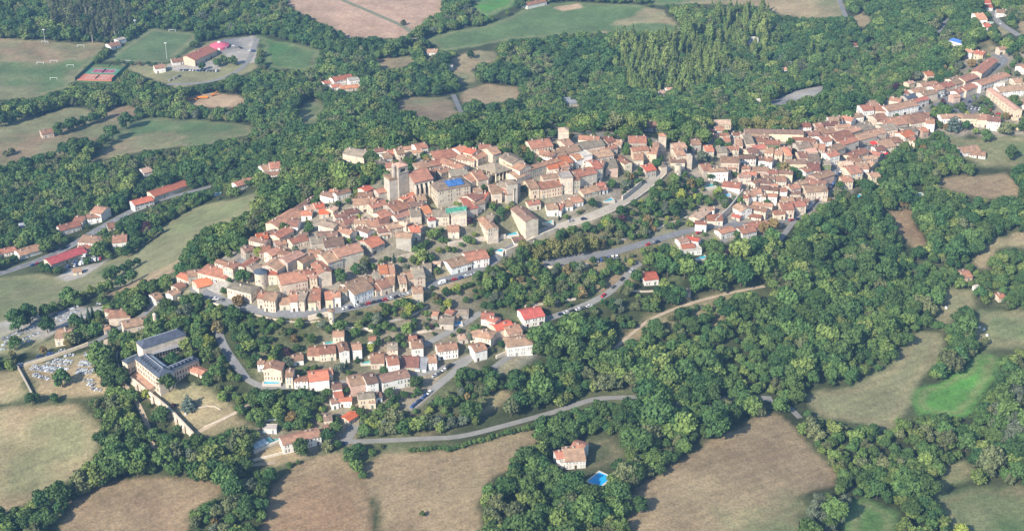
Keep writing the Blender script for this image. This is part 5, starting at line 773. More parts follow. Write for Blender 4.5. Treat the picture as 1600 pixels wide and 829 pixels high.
def core_geo(lobes, seed):
    r = np.random.default_rng(seed); bm = bmesh.new()
    for x, y, z, rad, sz in lobes:
        g = bmesh.ops.create_icosphere(bm, subdivisions=1, radius=rad * .70)
        for v in g['verts']: v.co = Vector((v.co.x * r.uniform(.8, 1.1) + x, v.co.y * r.uniform(.8, 1.1) + y, v.co.z * sz * r.uniform(.8, 1.1) + z))
    V = [np.array(v.co) for v in bm.verts]; bm.verts.index_update(); Fc = [tuple(v.index for v in f.verts) for f in bm.faces]; bm.free(); return V, Fc
def trunk_mesh(h, r0, bark, lean=.2, limbs=3, seed=0):
    r = random.Random(seed); mb = MB(); k = 6
    def seg(a, b2, ra, rb):
        d = Vector(b2) - Vector(a); q = d.to_track_quat('Z', 'Y'); V = [Vector(a) + q @ Vector((ra * math.cos(2 * math.pi * i / k), ra * math.sin(2 * math.pi * i / k), 0)) for i in range(k)] + [Vector(b2) + q @ Vector((rb * math.cos(2 * math.pi * i / k), rb * math.sin(2 * math.pi * i / k), 0)) for i in range(k)]
        mb.poly(V, [(i, (i + 1) % k, k + (i + 1) % k, k + i) for i in range(k)])
    top = (r.uniform(-lean, lean), r.uniform(-lean, lean), h * .55); seg((0, 0, -1.5), top, r0, r0 * .6); seg(top, (top[0], top[1], h * .85), r0 * .6, r0 * .15)
    for i in range(limbs): a = 2 * math.pi * i / limbs + r.random(); seg((top[0], top[1], h * (.40 + .08 * i)), (math.cos(a) * h * .25, math.sin(a) * h * .25, h * (.62 + .1 * i)), r0 * .38, r0 * .08)
    return mb.mesh('trunk', [bark])
PROTO = []   # dict(trunk, crown, kind, tint, H, R)
def make_proto(kind, tint, Hh, Rr, seed, nq=330, size=1.0, bark=None):
    r = random.Random(seed); lobes = []
    if kind == 'round':
        n_ = r.randint(7, 10)
        for i in range(n_):
            a = 2 * math.pi * i / n_ + r.uniform(-.4, .4); q = r.uniform(.35, .68) * Rr; lobes.append((math.cos(a) * q, math.sin(a) * q, Hh * r.uniform(.36, .72), Rr * r.uniform(.34, .52), r.uniform(.8, 1.0)))
        for i in range(3): lobes.append((r.uniform(-.25, .25) * Rr, r.uniform(-.25, .25) * Rr, Hh * r.uniform(.62, .84), Rr * r.uniform(.38, .52), .9))
    elif kind == 'poplar':
        for i in range(8): f = i / 7; lobes.append((r.uniform(-.25, .25) * Rr, r.uniform(-.25, .25) * Rr, Hh * (.30 + .64 * f), Rr * (.75 + .35 * math.sin(math.pi * min(1, f * 1.2)) - .45 * f) * r.uniform(.8, 1.1), 1.25))
    elif kind == 'bare':
        for i in range(7): f = i / 6; lobes.append((r.uniform(-.3, .3) * Rr, r.uniform(-.3, .3) * Rr, Hh * (.52 + .42 * f), Rr * r.uniform(.45, .7), 1.2))
    elif kind == 'cypress':
        for i in range(9): f = i / 8; lobes.append((0, 0, Hh * (.08 + .86 * f), Rr * (1.0 - .8 * f ** 1.6) * r.uniform(.9, 1.05), 1.5))
    elif kind == 'cedar':
        for j in range(6):
            f = j / 5
            for i in range(5 if j < 4 else 2): a = 2 * math.pi * i / 5 + j; q = Rr * (1 - .85 * f) * .62; lobes.append((math.cos(a) * q, math.sin(a) * q, Hh * (.15 + .75 * f), Rr * (1 - .75 * f) * .48, .4))
    elif kind == 'bush':
        for i in range(5): lobes.append((r.uniform(-.5, .5) * Rr, r.uniform(-.5, .5) * Rr, Hh * r.uniform(.3, .55), Rr * r.uniform(.45, .6), .85))
    V, Fc = crown_geo(lobes, int(nq * 2.1), size * .68, seed); 
    if kind != 'bare': V2, F2 = core_geo(lobes, seed); o = len(V); V = V + V2; Fc = Fc + [tuple(o + i for i in f) for f in F2]
    cm = bpy.data.meshes.new('crown'); cm.from_pydata([tuple(v) for v in V], [], Fc); cm.materials.append(LM[tint]); cm.update()
    tm = trunk_mesh(Hh, .10 + Hh * .022, bark or BARK, .3, 3 if kind in ('round', 'bare') else 1, seed)
    jm = bpy.data.meshes.new('forest_tree'); nv_ = len(V); tv = [tuple(v.co) for v in tm.vertices]; tf = [tuple(nv_ + i for i in p_.vertices) for p_ in tm.polygons]
    jm.from_pydata([tuple(v) for v in V] + tv, [], list(Fc) + tf); jm.materials.append(LM[tint]); jm.materials.append(bark or BARK); jm.polygons.foreach_set('material_index', [0] * len(Fc) + [1] * len(tf)); jm.update()
    PROTO.append(dict(trunk=tm, crown=cm, join=jm, kind=kind, tint=tint, H=Hh, R=Rr)); return len(PROTO) - 1
P_DARK = [make_proto('round', 'dark', 11, 5.2, s, 420, 1.0) for s in (1, 2, 3, 4)]; P_MID = [make_proto('round', 'mid', 10.5, 5.0, s, 420, 1.0) for s in (11, 12, 13)]; P_LI = [make_proto('round', 'light', 9.8, 4.7, s, 420, .95) for s in (15, 16)]; P_OL = [make_proto('round', 'olive', 10, 4.8, s, 360, .95) for s in (21, 22)]
P_YE = [make_proto('round', 'yellow', 9, 4.6, 31, 380, .9)]; P_RU = [make_proto('round', 'rust', 9.5, 4.6, s, 360, .9) for s in (41,)]; P_WI = [make_proto('round', 'willow', 10, 4.8, s, 420, .9) for s in (51, 52)]; P_PU = [make_proto('round', 'purple', 9, 4.4, 61, 340, .9)]; P_PL = [make_proto('round', 'plane', 13, 6.4, s, 560, 1.0) for s in (71, 72)]
P_PO = [make_proto('poplar', 'light', 19, 2.5, s, 380, .9, PALEBARK) for s in (81, 82)]; P_BA = [make_proto('bare', 'olive', 18, 3.2, s, 150, .8, PALEBARK) for s in (91, 92)]; P_CY = [make_proto('cypress', 'cypress', 11, 1.5, 95, 260, .55)]; P_CE = [make_proto('cedar', 'cedar', 14, 5.5, 97, 420, .9)]
P_BU = [make_proto('bush', 'mid', 3.2, 2.4, 101, 130, .7), make_proto('bush', 'dark', 3.4, 2.5, 102, 130, .7), make_proto('bush', 'olive', 2.8, 2.4, 103, 120, .65)]
TREES = []   # x, y, z, scale, rot, proto, source
def add_tree(x, y, s, pi_, src, fixed=False): TREES.append((x, y, float(H(x, y)) - .2, s, random.uniform(0, 6.28), pi_, src, fixed))
# -- wild wood: everywhere that is not open land, road, water or house
W_ = np.array([(w_) for w_ in [(0, 0)]])
SP = 5.5; xs = np.arange(-760, 790, SP); ys = np.arange(470, 2080, SP); TX, TY = np.meshgrid(xs, ys); TX = (TX + RNG.uniform(-.46, .46, TX.shape) * SP).ravel(); TY = (TY + RNG.uniform(-.46, .46, TY.shape) * SP).ravel(); TZ = H(TX, TY)
px, py, dep = project(TX, TY, TZ); ok = (px > -190) & (px < 1790) & (py > -90) & (py < 960)
TX, TY, TZ, px, py, dep = [a_[ok] for a_ in (TX, TY, TZ, px, py, dep)]; S_ = np.exp(RNG.normal(0, .27, TX.shape)) * .80
S_ *= .68 + .80 * vnoise(TX, TY, 38, 9); S_ = np.clip(S_, .40, 1.75)
# wooded slopes that carry only scrub and young trees
SCR = [[(390,480),(560,478),(770,418),(840,385),(960,345),(1060,405),(990,430),(900,480),(830,480),(700,450),(600,480),(470,520),(390,540)], [(965,540),(1020,495),(1100,465),(1195,450),(1150,480),(1110,505),(1040,512),(1000,527)], [(1280,112),(1335,92),(1362,130),(1320,142),(1290,130)], [(200,610),(235,610),(310,692),(300,705),(240,690)], [(640,640),(690,600),(760,570),(800,600),(735,645),(730,660),(640,665)], [(880,480),(960,460),(1010,490),(960,530),(900,520)], [(160,500),(190,540),(205,590),(180,590),(160,555)], [(545,700),(610,700),(640,712),(560,735)], [(460,720),(540,700),(550,712),(470,740)], [(360,760),(440,728),(470,716),(490,722),(440,752),(380,780)]]
keep = RNG.random(TX.shape) > .10; rp = S_ * 5.0 * F / dep * .8; ht = S_ * 11 * F / dep * .88
for poly in OPEN + [TOWN_A, TOWN_B]:
    lo = min(p_[1] for p_ in poly) - 5; hi = max(p_[1] for p_ in poly) + 60; sel = keep & (py > lo) & (py < hi)
    if poly is TOWN_A or poly is TOWN_B:
        keep[np.where(sel)[0][in_poly(px[sel], py[sel], poly)]] = False; continue
    bad = in_poly(px[sel], py[sel], poly) | in_poly(px[sel], (py - ht * .80)[sel], poly) | in_poly(px[sel] - rp[sel] * .55, (py - ht * .40)[sel], poly) | in_poly(px[sel] + rp[sel] * .55, (py - ht * .40)[sel], poly)
    idx = np.where(sel)[0]; keep[idx[bad]] = False
scrub = np.zeros(TX.shape, bool)
for poly in SCR: scrub |= in_poly(px, py, poly)
keep &= ~(scrub & (RNG.random(TX.shape) < .45)); S_ = np.where(scrub, S_ * .52, S_)
rp = S_ * 5.0 * F / dep * .8; ht = S_ * 11 * F / dep * .88
def clear(X, Y, PX, PY, DEP, rpx, htx, keep, road_pad=1.5, house_pad=1.0, sl=.55):
    for P, wd, rn in ROADPTS:
        qx, qy, qd = project(P[:, 0], P[:, 1], H(P[:, 0], P[:, 1]))
        sel = np.where(keep & (X > P[:, 0].min() - 40) & (X < P[:, 0].max() + 40) & (Y > P[:, 1].min() - 60) & (Y < P[:, 1].max() + 40))[0]
        if not len(sel): continue
        dw = np.min(np.hypot(X[sel][:, None] - P[:, 0], Y[sel][:, None] - P[:, 1]), 1); du = (PX[sel][:, None] - qx) / (rpx[sel][:, None] * .8 + wd * .8); dv = (PY[sel][:, None] - htx[sel][:, None] * .55 - qy) / (htx[sel][:, None] * .42 + .5)
        keep[sel[(dw < wd / 2 + road_pad) | ((np.min(du * du + dv * dv, 1) < 1) & (rn != 'path'))]] = False
    for mx, my, Ln, d, c, u, nv, db, zg, h, hd in HOUSES:
        sel = np.where(keep & (np.abs(X - c[0]) < Ln + 45) & (np.abs(Y - c[1]) < Ln + 60))[0]
        if not len(sel): continue
        dx = X[sel] - c[0]; dy = Y[sel] - c[1]; a = np.abs(dx * u[0] + dy * u[1]) - Ln / 2; b_ = dx * nv[0] + dy * nv[1]; b_ = np.maximum(b_ - d, -b_ - db); r_ = np.hypot(np.maximum(a, 0), np.maximum(b_, 0)); inside = (a < 0) & (b_ < 0)
        wpx = max(Ln * .5 * abs(u[0]) + d * .5 * abs(nv[0]), 2) * F / hd; ee = ((PX[sel] - mx) / (wpx + rpx[sel] * sl)) ** 2 + ((PY[sel] - htx[sel] * .55 - my) / (h * .55 * F / hd + htx[sel] * sl * .7)) ** 2
        keep[sel[inside | (r_ < house_pad + rpx[sel] / F * DEP[sel] * .45) | ((ee < 1) & (DEP[sel] < hd + 2))]] = False
for bx, by in ((1478,482),(1530,513),(1537,516),(1542,525),(1100,300)): keep &= ~((np.abs(px - bx) < 14) & (py > by - 4) & (py < by + 26))
clear(TX, TY, px, py, dep, rp, ht, keep)
# tint by place: patches of olive and rusty leaf, willows by the stream, poplars
reg = lambda poly: in_poly(px, py, poly)
pop = reg([(960,45),(1130,60),(1140,120),(1080,160),(990,150),(950,100)]) | reg([(1110,10),(1200,20),(1200,110),(1130,70)]) ; bare = reg([(70,-60),(200,-60),(205,50),(160,72),(80,50)]); wil = reg([(1225,780),(1300,760),(1340,800),(1330,900),(1225,900)]) | reg([(1540,650),(1590,620),(1600,700),(1560,720)]) | reg([(1030,650),(1080,640),(1080,690)])
n1_ = vnoise(TX, TY, 30, 21); n2_ = vnoise(TX, TY, 14, 22); rr_ = RNG.random(TX.shape); pick = np.zeros(TX.shape, int)
for i in np.where(keep)[0]:
    v = n1_[i] * .65 + n2_[i] * .35 + (rr_[i] - .5) * .35
    if bare[i] and rr_[i] < .6: q = P_BA
    elif pop[i] and rr_[i] < .62: q = P_PO
    elif wil[i] and rr_[i] < .6: q = P_WI
    elif scrub[i] and rr_[i] < .3: q = P_OL
    elif v < .36: q = P_DARK if rr_[i] < .85 else P_OL
    elif v < .52: q = P_MID if rr_[i] < .8 else P_LI
    elif v < .65: q = P_LI if rr_[i] < .75 else P_DARK
    elif v < .75: q = P_OL if rr_[i] < .8 else P_DARK
    elif rr_[i] < .12: q = P_YE
    elif rr_[i] < .34: q = P_RU
    elif rr_[i] < .5: q = P_WI
    else: q = P_MID
    add_tree(TX[i], TY[i], float(S_[i]), q[int(rr_[i] * 977) % len(q)], 'wood')
# -- garden trees inside the town: dense green patches and a loose sprinkling
GREEN = [([(555,435),(640,398),(700,360),(765,372),(800,400),(690,440),(650,425),(600,445)],.42),([(512,445),(590,408),(602,420),(535,462)],.75),([(975,300),(1000,255),(1037,250),(1030,285),(985,320),(945,335)],.8),([(960,345),(1030,290),(1062,268),(1120,290),(1128,312),(1060,350),(1000,382),(955,365)],.62),([(520,300),(560,225),(640,215),(625,262),(580,290),(545,290)],.7),([(778,235),(790,215),(850,212),(850,250),(835,262),(800,258)],.9),([(640,235),(660,235),(665,252),(628,258)],.8),
 ([(420,352),(490,325),(500,310),(530,300),(560,270),(540,330),(470,350),(440,385)],.6),([(590,362),(610,368),(600,380),(560,375)],.5),([(1110,235),(1140,210),(1150,225),(1120,250)],.6),([(1210,255),(1260,262),(1262,285),(1240,280),(1215,270)],.55),([(1310,285),(1400,285),(1420,330),(1300,340),(1290,320)],.5),([(1400,222),(1470,230),(1500,260),(1420,300),(1390,280)],.7),([(880,330),(910,315),(950,300),(960,312),(900,340)],.4),([(1205,203),(1240,210),(1238,218),(1205,214)],.4),([(660,250),(720,250),(700,262)],.2),([(755,318),(790,310),(812,330),(785,345),(758,340)],.5),([(800,365),(850,350),(860,362),(820,380)],.2),([(745,375),(790,368),(790,382),(750,385)],.2),
 ([(400,490),(560,487),(600,480),(640,470),(720,450),(780,440),(840,470),(780,490),(700,470),(650,520),(560,530),(480,525),(400,540)],.5),([(570,490),(640,470),(650,520),(600,530),(560,520)],.5),([(700,445),(770,420),(840,405),(930,430),(925,460),(830,480),(760,470)],.8),([(430,610),(500,610),(520,640),(500,665),(450,650),(410,650)],.8),([(530,640),(560,620),(600,640),(660,640),(640,670),(560,690)],.85),([(640,580),(680,560),(690,585),(650,600)],.5),([(535,568),(600,585),(560,590)],.1),([(420,640),(480,650),(470,690),(400,670)],.5),([(760,535),(800,530),(800,548),(765,552)],.7),([(1440,180),(1480,172),(1484,200),(1440,200)],.5),([(1500,150),(1545,160),(1540,175),(1500,170)],.25),([(1000,395),(1090,372),(1120,390),(1060,430),(990,430)],.6),([(455,560),(500,545),(510,565),(470,580)],.5),([(480,310),(500,300),(505,325),(480,340)],.4)]
sp2 = 4.4; xs = np.arange(-460, 640, sp2); ys = np.arange(560, 1500, sp2); X2, Y2 = np.meshgrid(xs, ys); X2 = (X2 + RNG.uniform(-.48, .48, X2.shape) * sp2).ravel(); Y2 = (Y2 + RNG.uniform(-.48, .48, Y2.shape) * sp2).ravel(); Z2 = H(X2, Y2); ax_, ay_, ad_ = project(X2, Y2, Z2)
town = in_poly(ax_, ay_, TOWN_A) | in_poly(ax_, ay_, TOWN_B); scr2 = np.zeros(X2.shape, bool)
dens = np.where(in_poly(ax_, ay_, TOWN_B), .55, .24)
for poly, dn in GREEN: dn = min(1, dn * 1.25); inp = in_poly(ax_, ay_, poly); dens = np.where(inp, dn, dens); town |= inp
for poly in SCR: inp = in_poly(ax_, ay_, poly); dens = np.where(inp & ~town, .42, dens); town |= inp
for poly in OPEN:
    if min(p_[0] for p_ in poly) < 1000 and poly is not None: town &= ~in_poly(ax_, ay_, poly)
k2 = town & (RNG.random(X2.shape) < dens); s2 = np.clip(np.exp(RNG.normal(-.62, .32, X2.shape)), .25, 1.0); rp2 = s2 * 5 * F / ad_ * .8; ht2 = s2 * 11 * F / ad_ * .88
clear(X2, Y2, ax_, ay_, ad_, rp2, ht2, k2, .6, .3, .25)
for i in np.where(k2)[0]:
    r_ = random.random(); q = P_DARK if r_ < .30 else P_MID if r_ < .62 else P_LI if r_ < .70 else P_OL if r_ < .76 else P_WI if r_ < .82 else P_YE if r_ < .87 else P_RU if r_ < .92 else P_CY if r_ < .97 else P_PU if r_ < .98 else P_BU
    sc_ = float(s2[i]); add_tree(X2[i], Y2[i], sc_ * (2.0 if q is P_BU else 1), random.choice(q), 'garden')
# -- trees the photograph singles out: px, py of the foot, scale, prototypes
NAMED = [(575,672,.95,P_YE,'round yellow-green tree at the foot of the lower hamlet'),(470,712,1.15,P_DARK,'broad dark tree in front of the long white farmhouse'),(512,692,.85,P_DARK,'dark tree at the front lane junction'),(372,480,.95,P_RU,'rust-leaved tree against the big hipped house by the car park'),(270,508,.8,P_RU,'rusty tree at the head of the convent wood'),(290,500,1.1,P_WI,'grey-leaved tree beside the west gate houses'),(325,545,1.1,P_YE,'yellowing tree in the convent wood'),(340,520,1.0,P_RU,'orange-tinged tree by the sunken lane'),(98,604,1.1,P_DARK,'round dark tree standing in the lower graveyard'),(265,612,1.15,P_DARK,'dark tree in front of the slate-roofed wing'),(192,602,1.1,P_DARK,'dark tree at the corner of the red lean-to'),(295,640,.9,P_CE,'blue-green conifer on the convent lawn'),(272,637,.4,P_PU,'small purple tree on the convent lawn'),(232,365,1.25,P_PU,'large purple-leaved tree at the field edge'),(405,402,.85,P_YE,'single yellow-green tree in the western lane'),
 (120,246,1.75,P_DARK,'pair-topped dark oak in the brown strip fields'),(177,219,1.5,P_DARK,'round dark oak in the middle of the strip fields'),(198,201,1.6,P_DARK,'spreading oak at the upper end of the strip fields'),(137,243,1.8,P_DARK,'dark oak beside the pair-topped one'),(48,385,1.5,P_MID,'large bright green tree by the valley road'),(75,395,1.3,P_MID,'tall green tree opposite the scrapyard'),(1488,205,1.2,P_CE,'grey-blue cedar below the square'),(1540,222,1.05,P_DARK,'round dark tree on the village meadow'),(1578,250,1.1,P_DARK,'dark tree at the lower edge of the village meadow'),(1508,205,.8,P_DARK,'small round tree beside the cedar'),(1165,207,1.0,P_PL,'first great plane tree above the school'),(1185,207,1.0,P_PL,'second great plane tree above the school'),(1205,208,1.0,P_PL,'third great plane tree above the school'),(1226,208,1.0,P_PL,'fourth great plane tree above the school'),(1240,208,.95,P_PL,'last great plane tree above the school'),(1147,205,1.0,P_CY,'tall dark cypress beside the yellow villa'),
 (1508,605,.0,P_DARK,''),(1500,515,1.35,P_DARK,'big domed oak on the spur between the meadows'),(1506,500,1.1,P_DARK,'smaller oak behind the domed one'),(1490,530,1.1,P_DARK,'oak at the low end of the spur'),(1498,545,.7,P_OL,'olive bush oak under the spur'),(1475,560,.6,P_OL,'low thicket along the spur tip'),(1455,588,.55,P_MID,'clipped thicket at the tip of the spur'),(1462,580,.55,P_MID,'thicket behind the spur tip'),(1530,470,1.0,P_DARK,'oak beside the meadow hut'),(1500,838,1.0,P_YE,'orange-yellow tree at the edge of the southern meadow'),(1242,630,1.25,P_MID,'large tree by the lane at the field corner'),(1600,720,1.0,P_WI,'grey willow above the stream meadow'),(1590,600,1.0,P_YE,'yellow-green tree by the bright meadow'),
 (1190,365,1.05,P_RU,'rust-brown tree at the car line under the town'),(1208,358,.95,P_RU,'second rusty tree at the car line'),(1115,385,.8,P_YE,'light green tree by the corner villa'),(595,275,.8,P_DARK,'dark tree beside the big grey hall'),(1012,532,.6,P_YE,'yellow tree on the forest path'),(1097,255,1.0,P_WI,'silver-grey tree by the old eastern gate'),(1005,172,1.0,P_OL,'isolated olive-coloured tree above the northern houses'),(1092,540,.5,P_OL,'scrub oak on the hillside clearing'),(820,402,.9,P_PL,'plane tree at the western end of the car park terrace'),(845,408,1.0,P_PL,'second plane tree on the car park terrace'),(865,402,1.0,P_PL,'third plane tree on the car park terrace'),(885,400,1.0,P_PL,'fourth plane tree on the car park terrace'),(905,398,1.0,P_PL,'fifth plane tree on the car park terrace'),(925,392,.9,P_PL,'plane tree at the eastern end of the car park terrace'),
 (630,40,.7,P_OL,'lone dark tree at the field lane corner'),(735,92,.9,P_DARK,'tree in the tan meadow'),(1155,395,.5,P_CY,''),(1152,402,.7,P_CY,'slim cypress beside the white villa'),(130,510,1.1,P_CY,'slim cypress at the old graveyard'),(140,505,1.2,P_CY,'taller cypress at the old graveyard'),(146,500,1.1,P_CY,'third cypress at the old graveyard'),(45,500,1.2,P_DARK,'dark tree at the field side of the old graveyard'),(75,520,1.1,P_DARK,'big tree among the old graves'),(118,512,.9,P_DARK,'tree shading the old graves'),(25,545,.9,P_MID,'green tree among the western graves'),(20,562,.7,P_RU,'brown tree at the graveyard corner'),(108,543,.8,P_RU,'rusty tree in front of the gate lodge'),(68,552,.6,P_RU,'brown bush tree along the graveyard road'),(135,530,.8,P_OL,'olive tree behind the gate lodge'),(152,525,.8,P_DARK,'dark tree on the gate road bend'),(182,535,.9,P_DARK,'tree inside the mossy curved wall'),(190,548,.85,P_OL,'grey-green tree inside the curved wall'),(840,240,.0,P_MID,''),
 (1310,108,.9,P_PO,'tall poplar on the eastern slope'),(1276,95,.95,P_PO,'poplar group tree on the eastern slope'),(1266,90,.9,P_PO,'slim poplar on the eastern slope'),(1220,100,1.0,P_CE,'dark conifer on the eastern slope'),(1090,335,.5,P_CY,'thin cypress on the garden slope'),(1060,352,.6,P_CY,'cypress near the forest lane'),(1025,330,.6,P_CY,'cypress on the terraced slope'),(786,345,.6,P_CY,'cypress in the terrace garden'),(775,350,.7,P_CY,'taller cypress in the terrace garden'),(185,100,.5,P_DARK,'first small round tree in the row by the pitch'),(194,101,.5,P_DARK,'second small round tree in the row by the pitch'),(206,103,.55,P_DARK,'third small round tree in the row by the pitch'),(218,103,.6,P_RU,'brownish round tree in the row by the pitch'),(232,104,.6,P_DARK,'fifth small round tree in the row by the pitch'),(243,106,.6,P_DARK,'last small round tree in the row by the pitch'),(316,110,.8,P_DARK,'dark tree under the sports hall'),(350,100,1.0,P_MID,'green tree before the circus tent'),(365,102,1.1,P_MID,'tree beside the circus car park'),(340,105,.9,P_MID,'tree at the hall corner'),(1000,800,.9,P_DARK,''),(1320,250,.0,P_MID,''),(1000,200,.4,P_MID,''),(420,268,.5,P_MID,''),(965,740,.9,P_DARK,'dark tree on the lawn of the pool villa'),(925,760,.0,P_MID,''),(550,725,.9,P_MID,'bushy tree on the ditch between the brown fields'),(558,738,.8,P_MID,'second bushy tree on the ditch'),(567,748,.6,P_MID,'small bush tree at the ditch end'),(660,806,.35,P_MID,'low green bush in the dry field'),(768,790,1.1,P_MID,''),(1110,70,1.0,P_PO,'')]
for px_, py_, s_, q, lab in NAMED:
    if s_ <= 0: continue
    p = xy(px_, py_); add_tree(p[0], p[1], s_, q[(int(px_) * 7) % len(q)], lab or 'wood', bool(lab))
# -- hedges along fields (lines of trees)
for a_, b_, sz, q in [((0,395),(40,372),1.0,P_DARK),((60,340),(0,352),1.0,P_DARK),((0,280),(60,263),1.3,P_DARK),((60,260),(100,248),1.2,P_DARK),((95,210),(165,186),1.1,P_DARK),((0,199),(95,168),1.25,P_DARK),((10,245),(20,240),.6,P_OL),((585,90),(660,85),.8,P_MID),((640,60),(690,50),.7,P_DARK),((880,62),(1040,58),.8,P_MID),((645,185),(600,190),.6,P_DARK),((560,165),(610,175),.8,P_MID),((850,172),(820,176),.6,P_MID),((700,705),(850,665),.38,P_MID),((640,706),(700,702),.34,P_MID),((690,672),(740,664),.8,P_WI),((640,668),(690,675),.8,P_WI),((420,740),(370,765),.45,P_MID),((170,440),(215,415),.8,P_DARK),((200,400),(250,365),.7,P_DARK),((240,350),(330,310),.6,P_DARK),((340,302),(395,290),.5,P_DARK),((1450,512),(1480,515),.5,P_MID),((1462,592),(1505,552),.8,P_MID),((1468,590),(1538,540),.7,P_OL),((1470,575),(1505,530),.8,P_DARK),((28,518),(72,496),1.15,P_DARK),((72,496),(112,478),1.0,P_MID),((112,474),(160,458),1.0,P_LI),((160,462),(205,442),.9,P_DARK),((185,470),(240,452),.8,P_MID),((310,705),(400,690),.9,P_DARK),((330,715),(390,705),.9,P_MID),((240,690),(300,712),.7,P_DARK),((250,700),(330,722),.8,P_MID)]:
    A = xy(*a_)[:2]; B2 = xy(*b_)[:2]; n_ = max(2, int(np.linalg.norm(B2 - A) / (7.0 * sz)))
    for i in range(n_ + 1): q_ = A + (B2 - A) * i / n_ + RNG.uniform(-1.5, 1.5, 2) * sz; add_tree(q_[0], q_[1], sz * random.uniform(.75, 1.2), random.choice(q if random.random() < .7 else P_LI if random.random() < .5 else P_MID), 'hedge')
# -- which become objects of their own: all singled-out ones, then those that show largest
TA = np.array([(t_[0], t_[1], t_[2], t_[3]) for t_ in TREES]); fx, fy, fd = project(TA[:, 0], TA[:, 1], TA[:, 2]); Rt = np.array([PROTO[t_[5]]['R'] for t_ in TREES]) * TA[:, 3]; app = Rt * F / fd
infr = (fx > 8) & (fx < 1592) & (fy - app > 4) & (fy - app < 822); score = np.where(infr, app, 0)
# a tree hidden behind a bigger nearer crown scores less
ordr = np.argsort(-score)[:1400]; shown = []
for i in ordr:
    cxp, cyp = fx[i], fy[i] - app[i] * .9
    hid = (np.abs(fx - cxp) < app * .7) & (fd < fd[i] - 1) & (np.abs(fy - app * .9 - cyp) < app * .7)
    if hid.sum() == 0: shown.append(i)
fixed = [i for i, t_ in enumerate(TREES) if t_[7]]; woods_i = [i for i in shown if not TREES[i][7] and TREES[i][6] != 'garden'][:300 - sum(PROTO[TREES[i][5]]['kind'] in ('round',) for i in fixed)]
gard = [i for i in np.argsort(-np.where(np.array([t_[6] == 'garden' for t_ in TREES]), score, 0)) if TREES[i][6] == 'garden' and infr[i]][:290]
solo = set(fixed) | set(woods_i) | set(int(i) for i in gard)
PLACES = [(937,750,'the bright blue pool'),(255,575,'the convent'),(1490,610,'the bright green meadow'),(1130,740,'the dry tan field'),(200,780,'the reddish field'),(70,700,'the rounded olive field'),(470,690,'the long white farmhouse'),(740,680,'the front lane'),(590,600,'the lower hamlet'),(780,520,'the road fork'),(1050,540,'the forest path'),(900,640,'the forest bend of the lane'),(1520,790,'the southern meadow'),(1330,620,'the olive meadow'),(470,770,'the brown field'),(700,760,'the scrubby field'),(1560,460,'the meadow huts'),(1400,330,'the bare scar'),(450,500,'the curved terrace'),(650,420,'the gardens under the church'),(1050,320,'the terraced garden slope'),(900,430,'the plane tree car park'),(1130,330,'the walled garden'),(1330,310,'the main street backs'),(580,250,'the big grey hall'),(470,330,'the north edge row'),(810,240,'the market hall'),(1000,280,'the ramp road'),(1220,270,'the middle quarter'),(1450,240,'the street backs'),(1520,170,'the square'),(350,450,'the west gate'),(560,350,'the western lanes'),(900,250,'the eastern block'),(1240,200,'the school'),(1080,400,'the corner villa'),(100,580,'the graveyard'),(120,400,'the scrapyard'),(300,340,'the valley field'),(1360,720,'the stream wood'),(1260,720,'the field-edge wood'),(1560,680,'the willow bank'),(1200,520,'the big wooded slope'),(1300,430,'the upper wooded slope'),(850,770,'the wood under the pool villa')]
TN = {'light': 'light green', 'dark': 'dark green', 'mid': 'mid green', 'olive': 'olive green', 'yellow': 'yellow-green', 'rust': 'rusty brown', 'willow': 'grey-green', 'purple': 'purple', 'plane': 'yellowish plane', 'cypress': 'dark', 'cedar': 'blue-green'}
KN = {'round': 'broadleaf_tree', 'poplar': 'poplar', 'bare': 'poplar', 'cypress': 'cypress', 'cedar': 'conifer', 'bush': 'garden_bush'}
for i in sorted(solo):
    x, y, z, s, rz, pi_, src, fx_ = TREES[i]; pr = PROTO[pi_]; nm = KN[pr['kind']]
    if nm == 'broadleaf_tree' and src == 'garden': nm = 'garden_tree'
    t = empty(nm, (x, y, z), rz); t.scale = (s, s, s * random.Random(int(i)).uniform(.9, 1.12)); obj('trunk', pr['trunk'], t); obj('crown', pr['crown'], t)
    if fx_: tag(t, src, 'tree', 'trees the eye picks out')
    else:
        pl = min(PLACES, key=lambda q: (q[0] - fx[i]) ** 2 + (q[1] - fy[i]) ** 2)[2]; big = 'large ' if app[i] > 15 else 'small ' if app[i] < 7 else ''
        lab = f'{big}{TN[pr["tint"]]} {nm.replace("_", " ")} close to {pl}'; tag(t, lab, 'tree', lab.replace(' close to', 's close to'))
# -- the rest of the wood is one mass
rest = [i for i in range(len(TREES)) if i not in solo]; pc = bpy.data.collections.new('tree_kinds')
for k, pr in enumerate(PROTO):
    o = bpy.data.objects.new(f'kind_{k:02d}', pr['join']); pc.objects.link(o)
wm = bpy.data.meshes.new('woods'); wm.vertices.add(len(rest)); A_ = np.array([(TREES[i][0], TREES[i][1], TREES[i][2]) for i in rest], np.float32); wm.vertices.foreach_set('co', A_.ravel())
for nm, ty, key, vals in (('size', 'FLOAT', 'value', [TREES[i][3] for i in rest]), ('turn', 'FLOAT', 'value', [TREES[i][4] for i in rest]), ('kind', 'INT', 'value', [TREES[i][5] for i in rest])):
    a_ = wm.attributes.new(nm, ty, 'POINT'); a_.data.foreach_set('value', np.array(vals, np.float32 if ty == 'FLOAT' else np.int32))
wo = tag(obj('woods', wm), 'dense mixed woodland covering the slopes and field edges around the town', 'woodland', None, 'stuff')
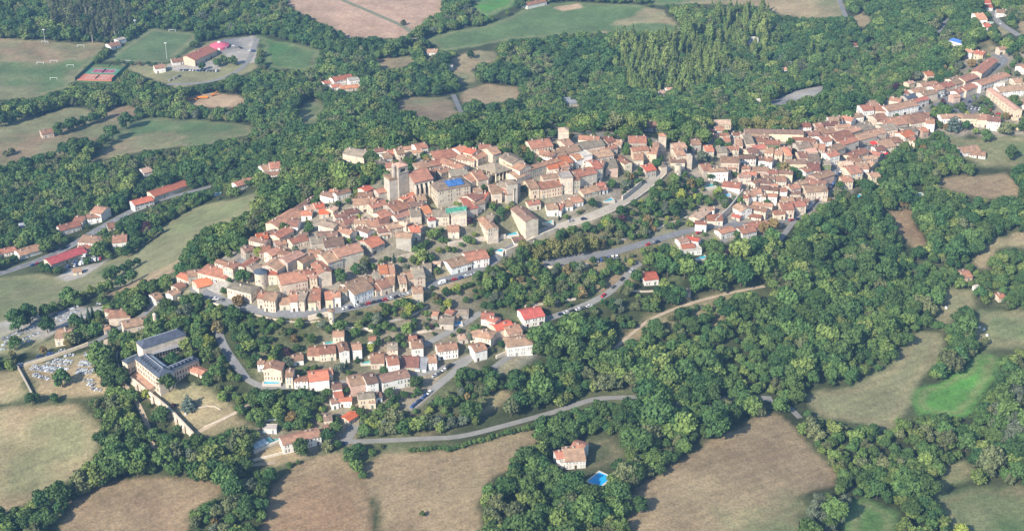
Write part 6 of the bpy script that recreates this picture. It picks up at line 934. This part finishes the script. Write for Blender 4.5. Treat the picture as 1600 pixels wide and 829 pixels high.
ng = bpy.data.node_groups.new('woods', 'GeometryNodeTree'); ng.interface.new_socket('Geometry', in_out='INPUT', socket_type='NodeSocketGeometry'); ng.interface.new_socket('Geometry', in_out='OUTPUT', socket_type='NodeSocketGeometry')
N = ng.nodes; L = ng.links; gi = N.new('NodeGroupInput'); go = N.new('NodeGroupOutput'); ip = N.new('GeometryNodeInstanceOnPoints'); ci = N.new('GeometryNodeCollectionInfo'); ci.inputs['Collection'].default_value = pc; ci.inputs['Separate Children'].default_value = True; ci.inputs['Reset Children'].default_value = True
def na(nm, ty):
    q = N.new('GeometryNodeInputNamedAttribute'); q.data_type = ty; q.inputs['Name'].default_value = nm; return q.outputs['Attribute']
cx = N.new('ShaderNodeCombineXYZ'); L.new(na('turn', 'FLOAT'), cx.inputs['Z']); L.new(gi.outputs[0], ip.inputs['Points']); L.new(ci.outputs[0], ip.inputs['Instance']); ip.inputs['Pick Instance'].default_value = True; L.new(na('kind', 'INT'), ip.inputs['Instance Index']); L.new(cx.outputs[0], ip.inputs['Rotation']); L.new(na('size', 'FLOAT'), ip.inputs['Scale']); L.new(ip.outputs[0], go.inputs[0])
md = wo.modifiers.new('woods', 'NODES'); md.node_group = ng
# -- the air between: one closed box, thin and even
hz = MB(); hz.box(-9100, 9100, -4100, 14100, -30, 520); ho = tag(obj('haze', hz.mesh('haze', [])), 'thin blue summer haze in the air over the valley', 'haze', None, 'stuff')
hm = bpy.data.materials.new('haze'); hm.use_nodes = True; hm.node_tree.nodes.clear(); vo = hm.node_tree.nodes.new('ShaderNodeVolumePrincipled'); vo.inputs['Color'].default_value = (.30, .58, 1, 1); vo.inputs['Density'].default_value = HAZE; vo.inputs['Anisotropy'].default_value = 0.0
om = hm.node_tree.nodes.new('ShaderNodeOutputMaterial'); hm.node_tree.links.new(vo.outputs[0], om.inputs['Volume']); ho.data.materials.append(hm)
print('trees', len(TREES), 'solo', len(solo), 'rest', len(rest), 'houses', len(BUILT))
for o in bpy.data.objects:
    l_ = o.get('label')
    if l_ and not (4 <= len(l_.replace('-', '').split()) <= 16): print('LABEL', o.name, len(l_.split()), l_)
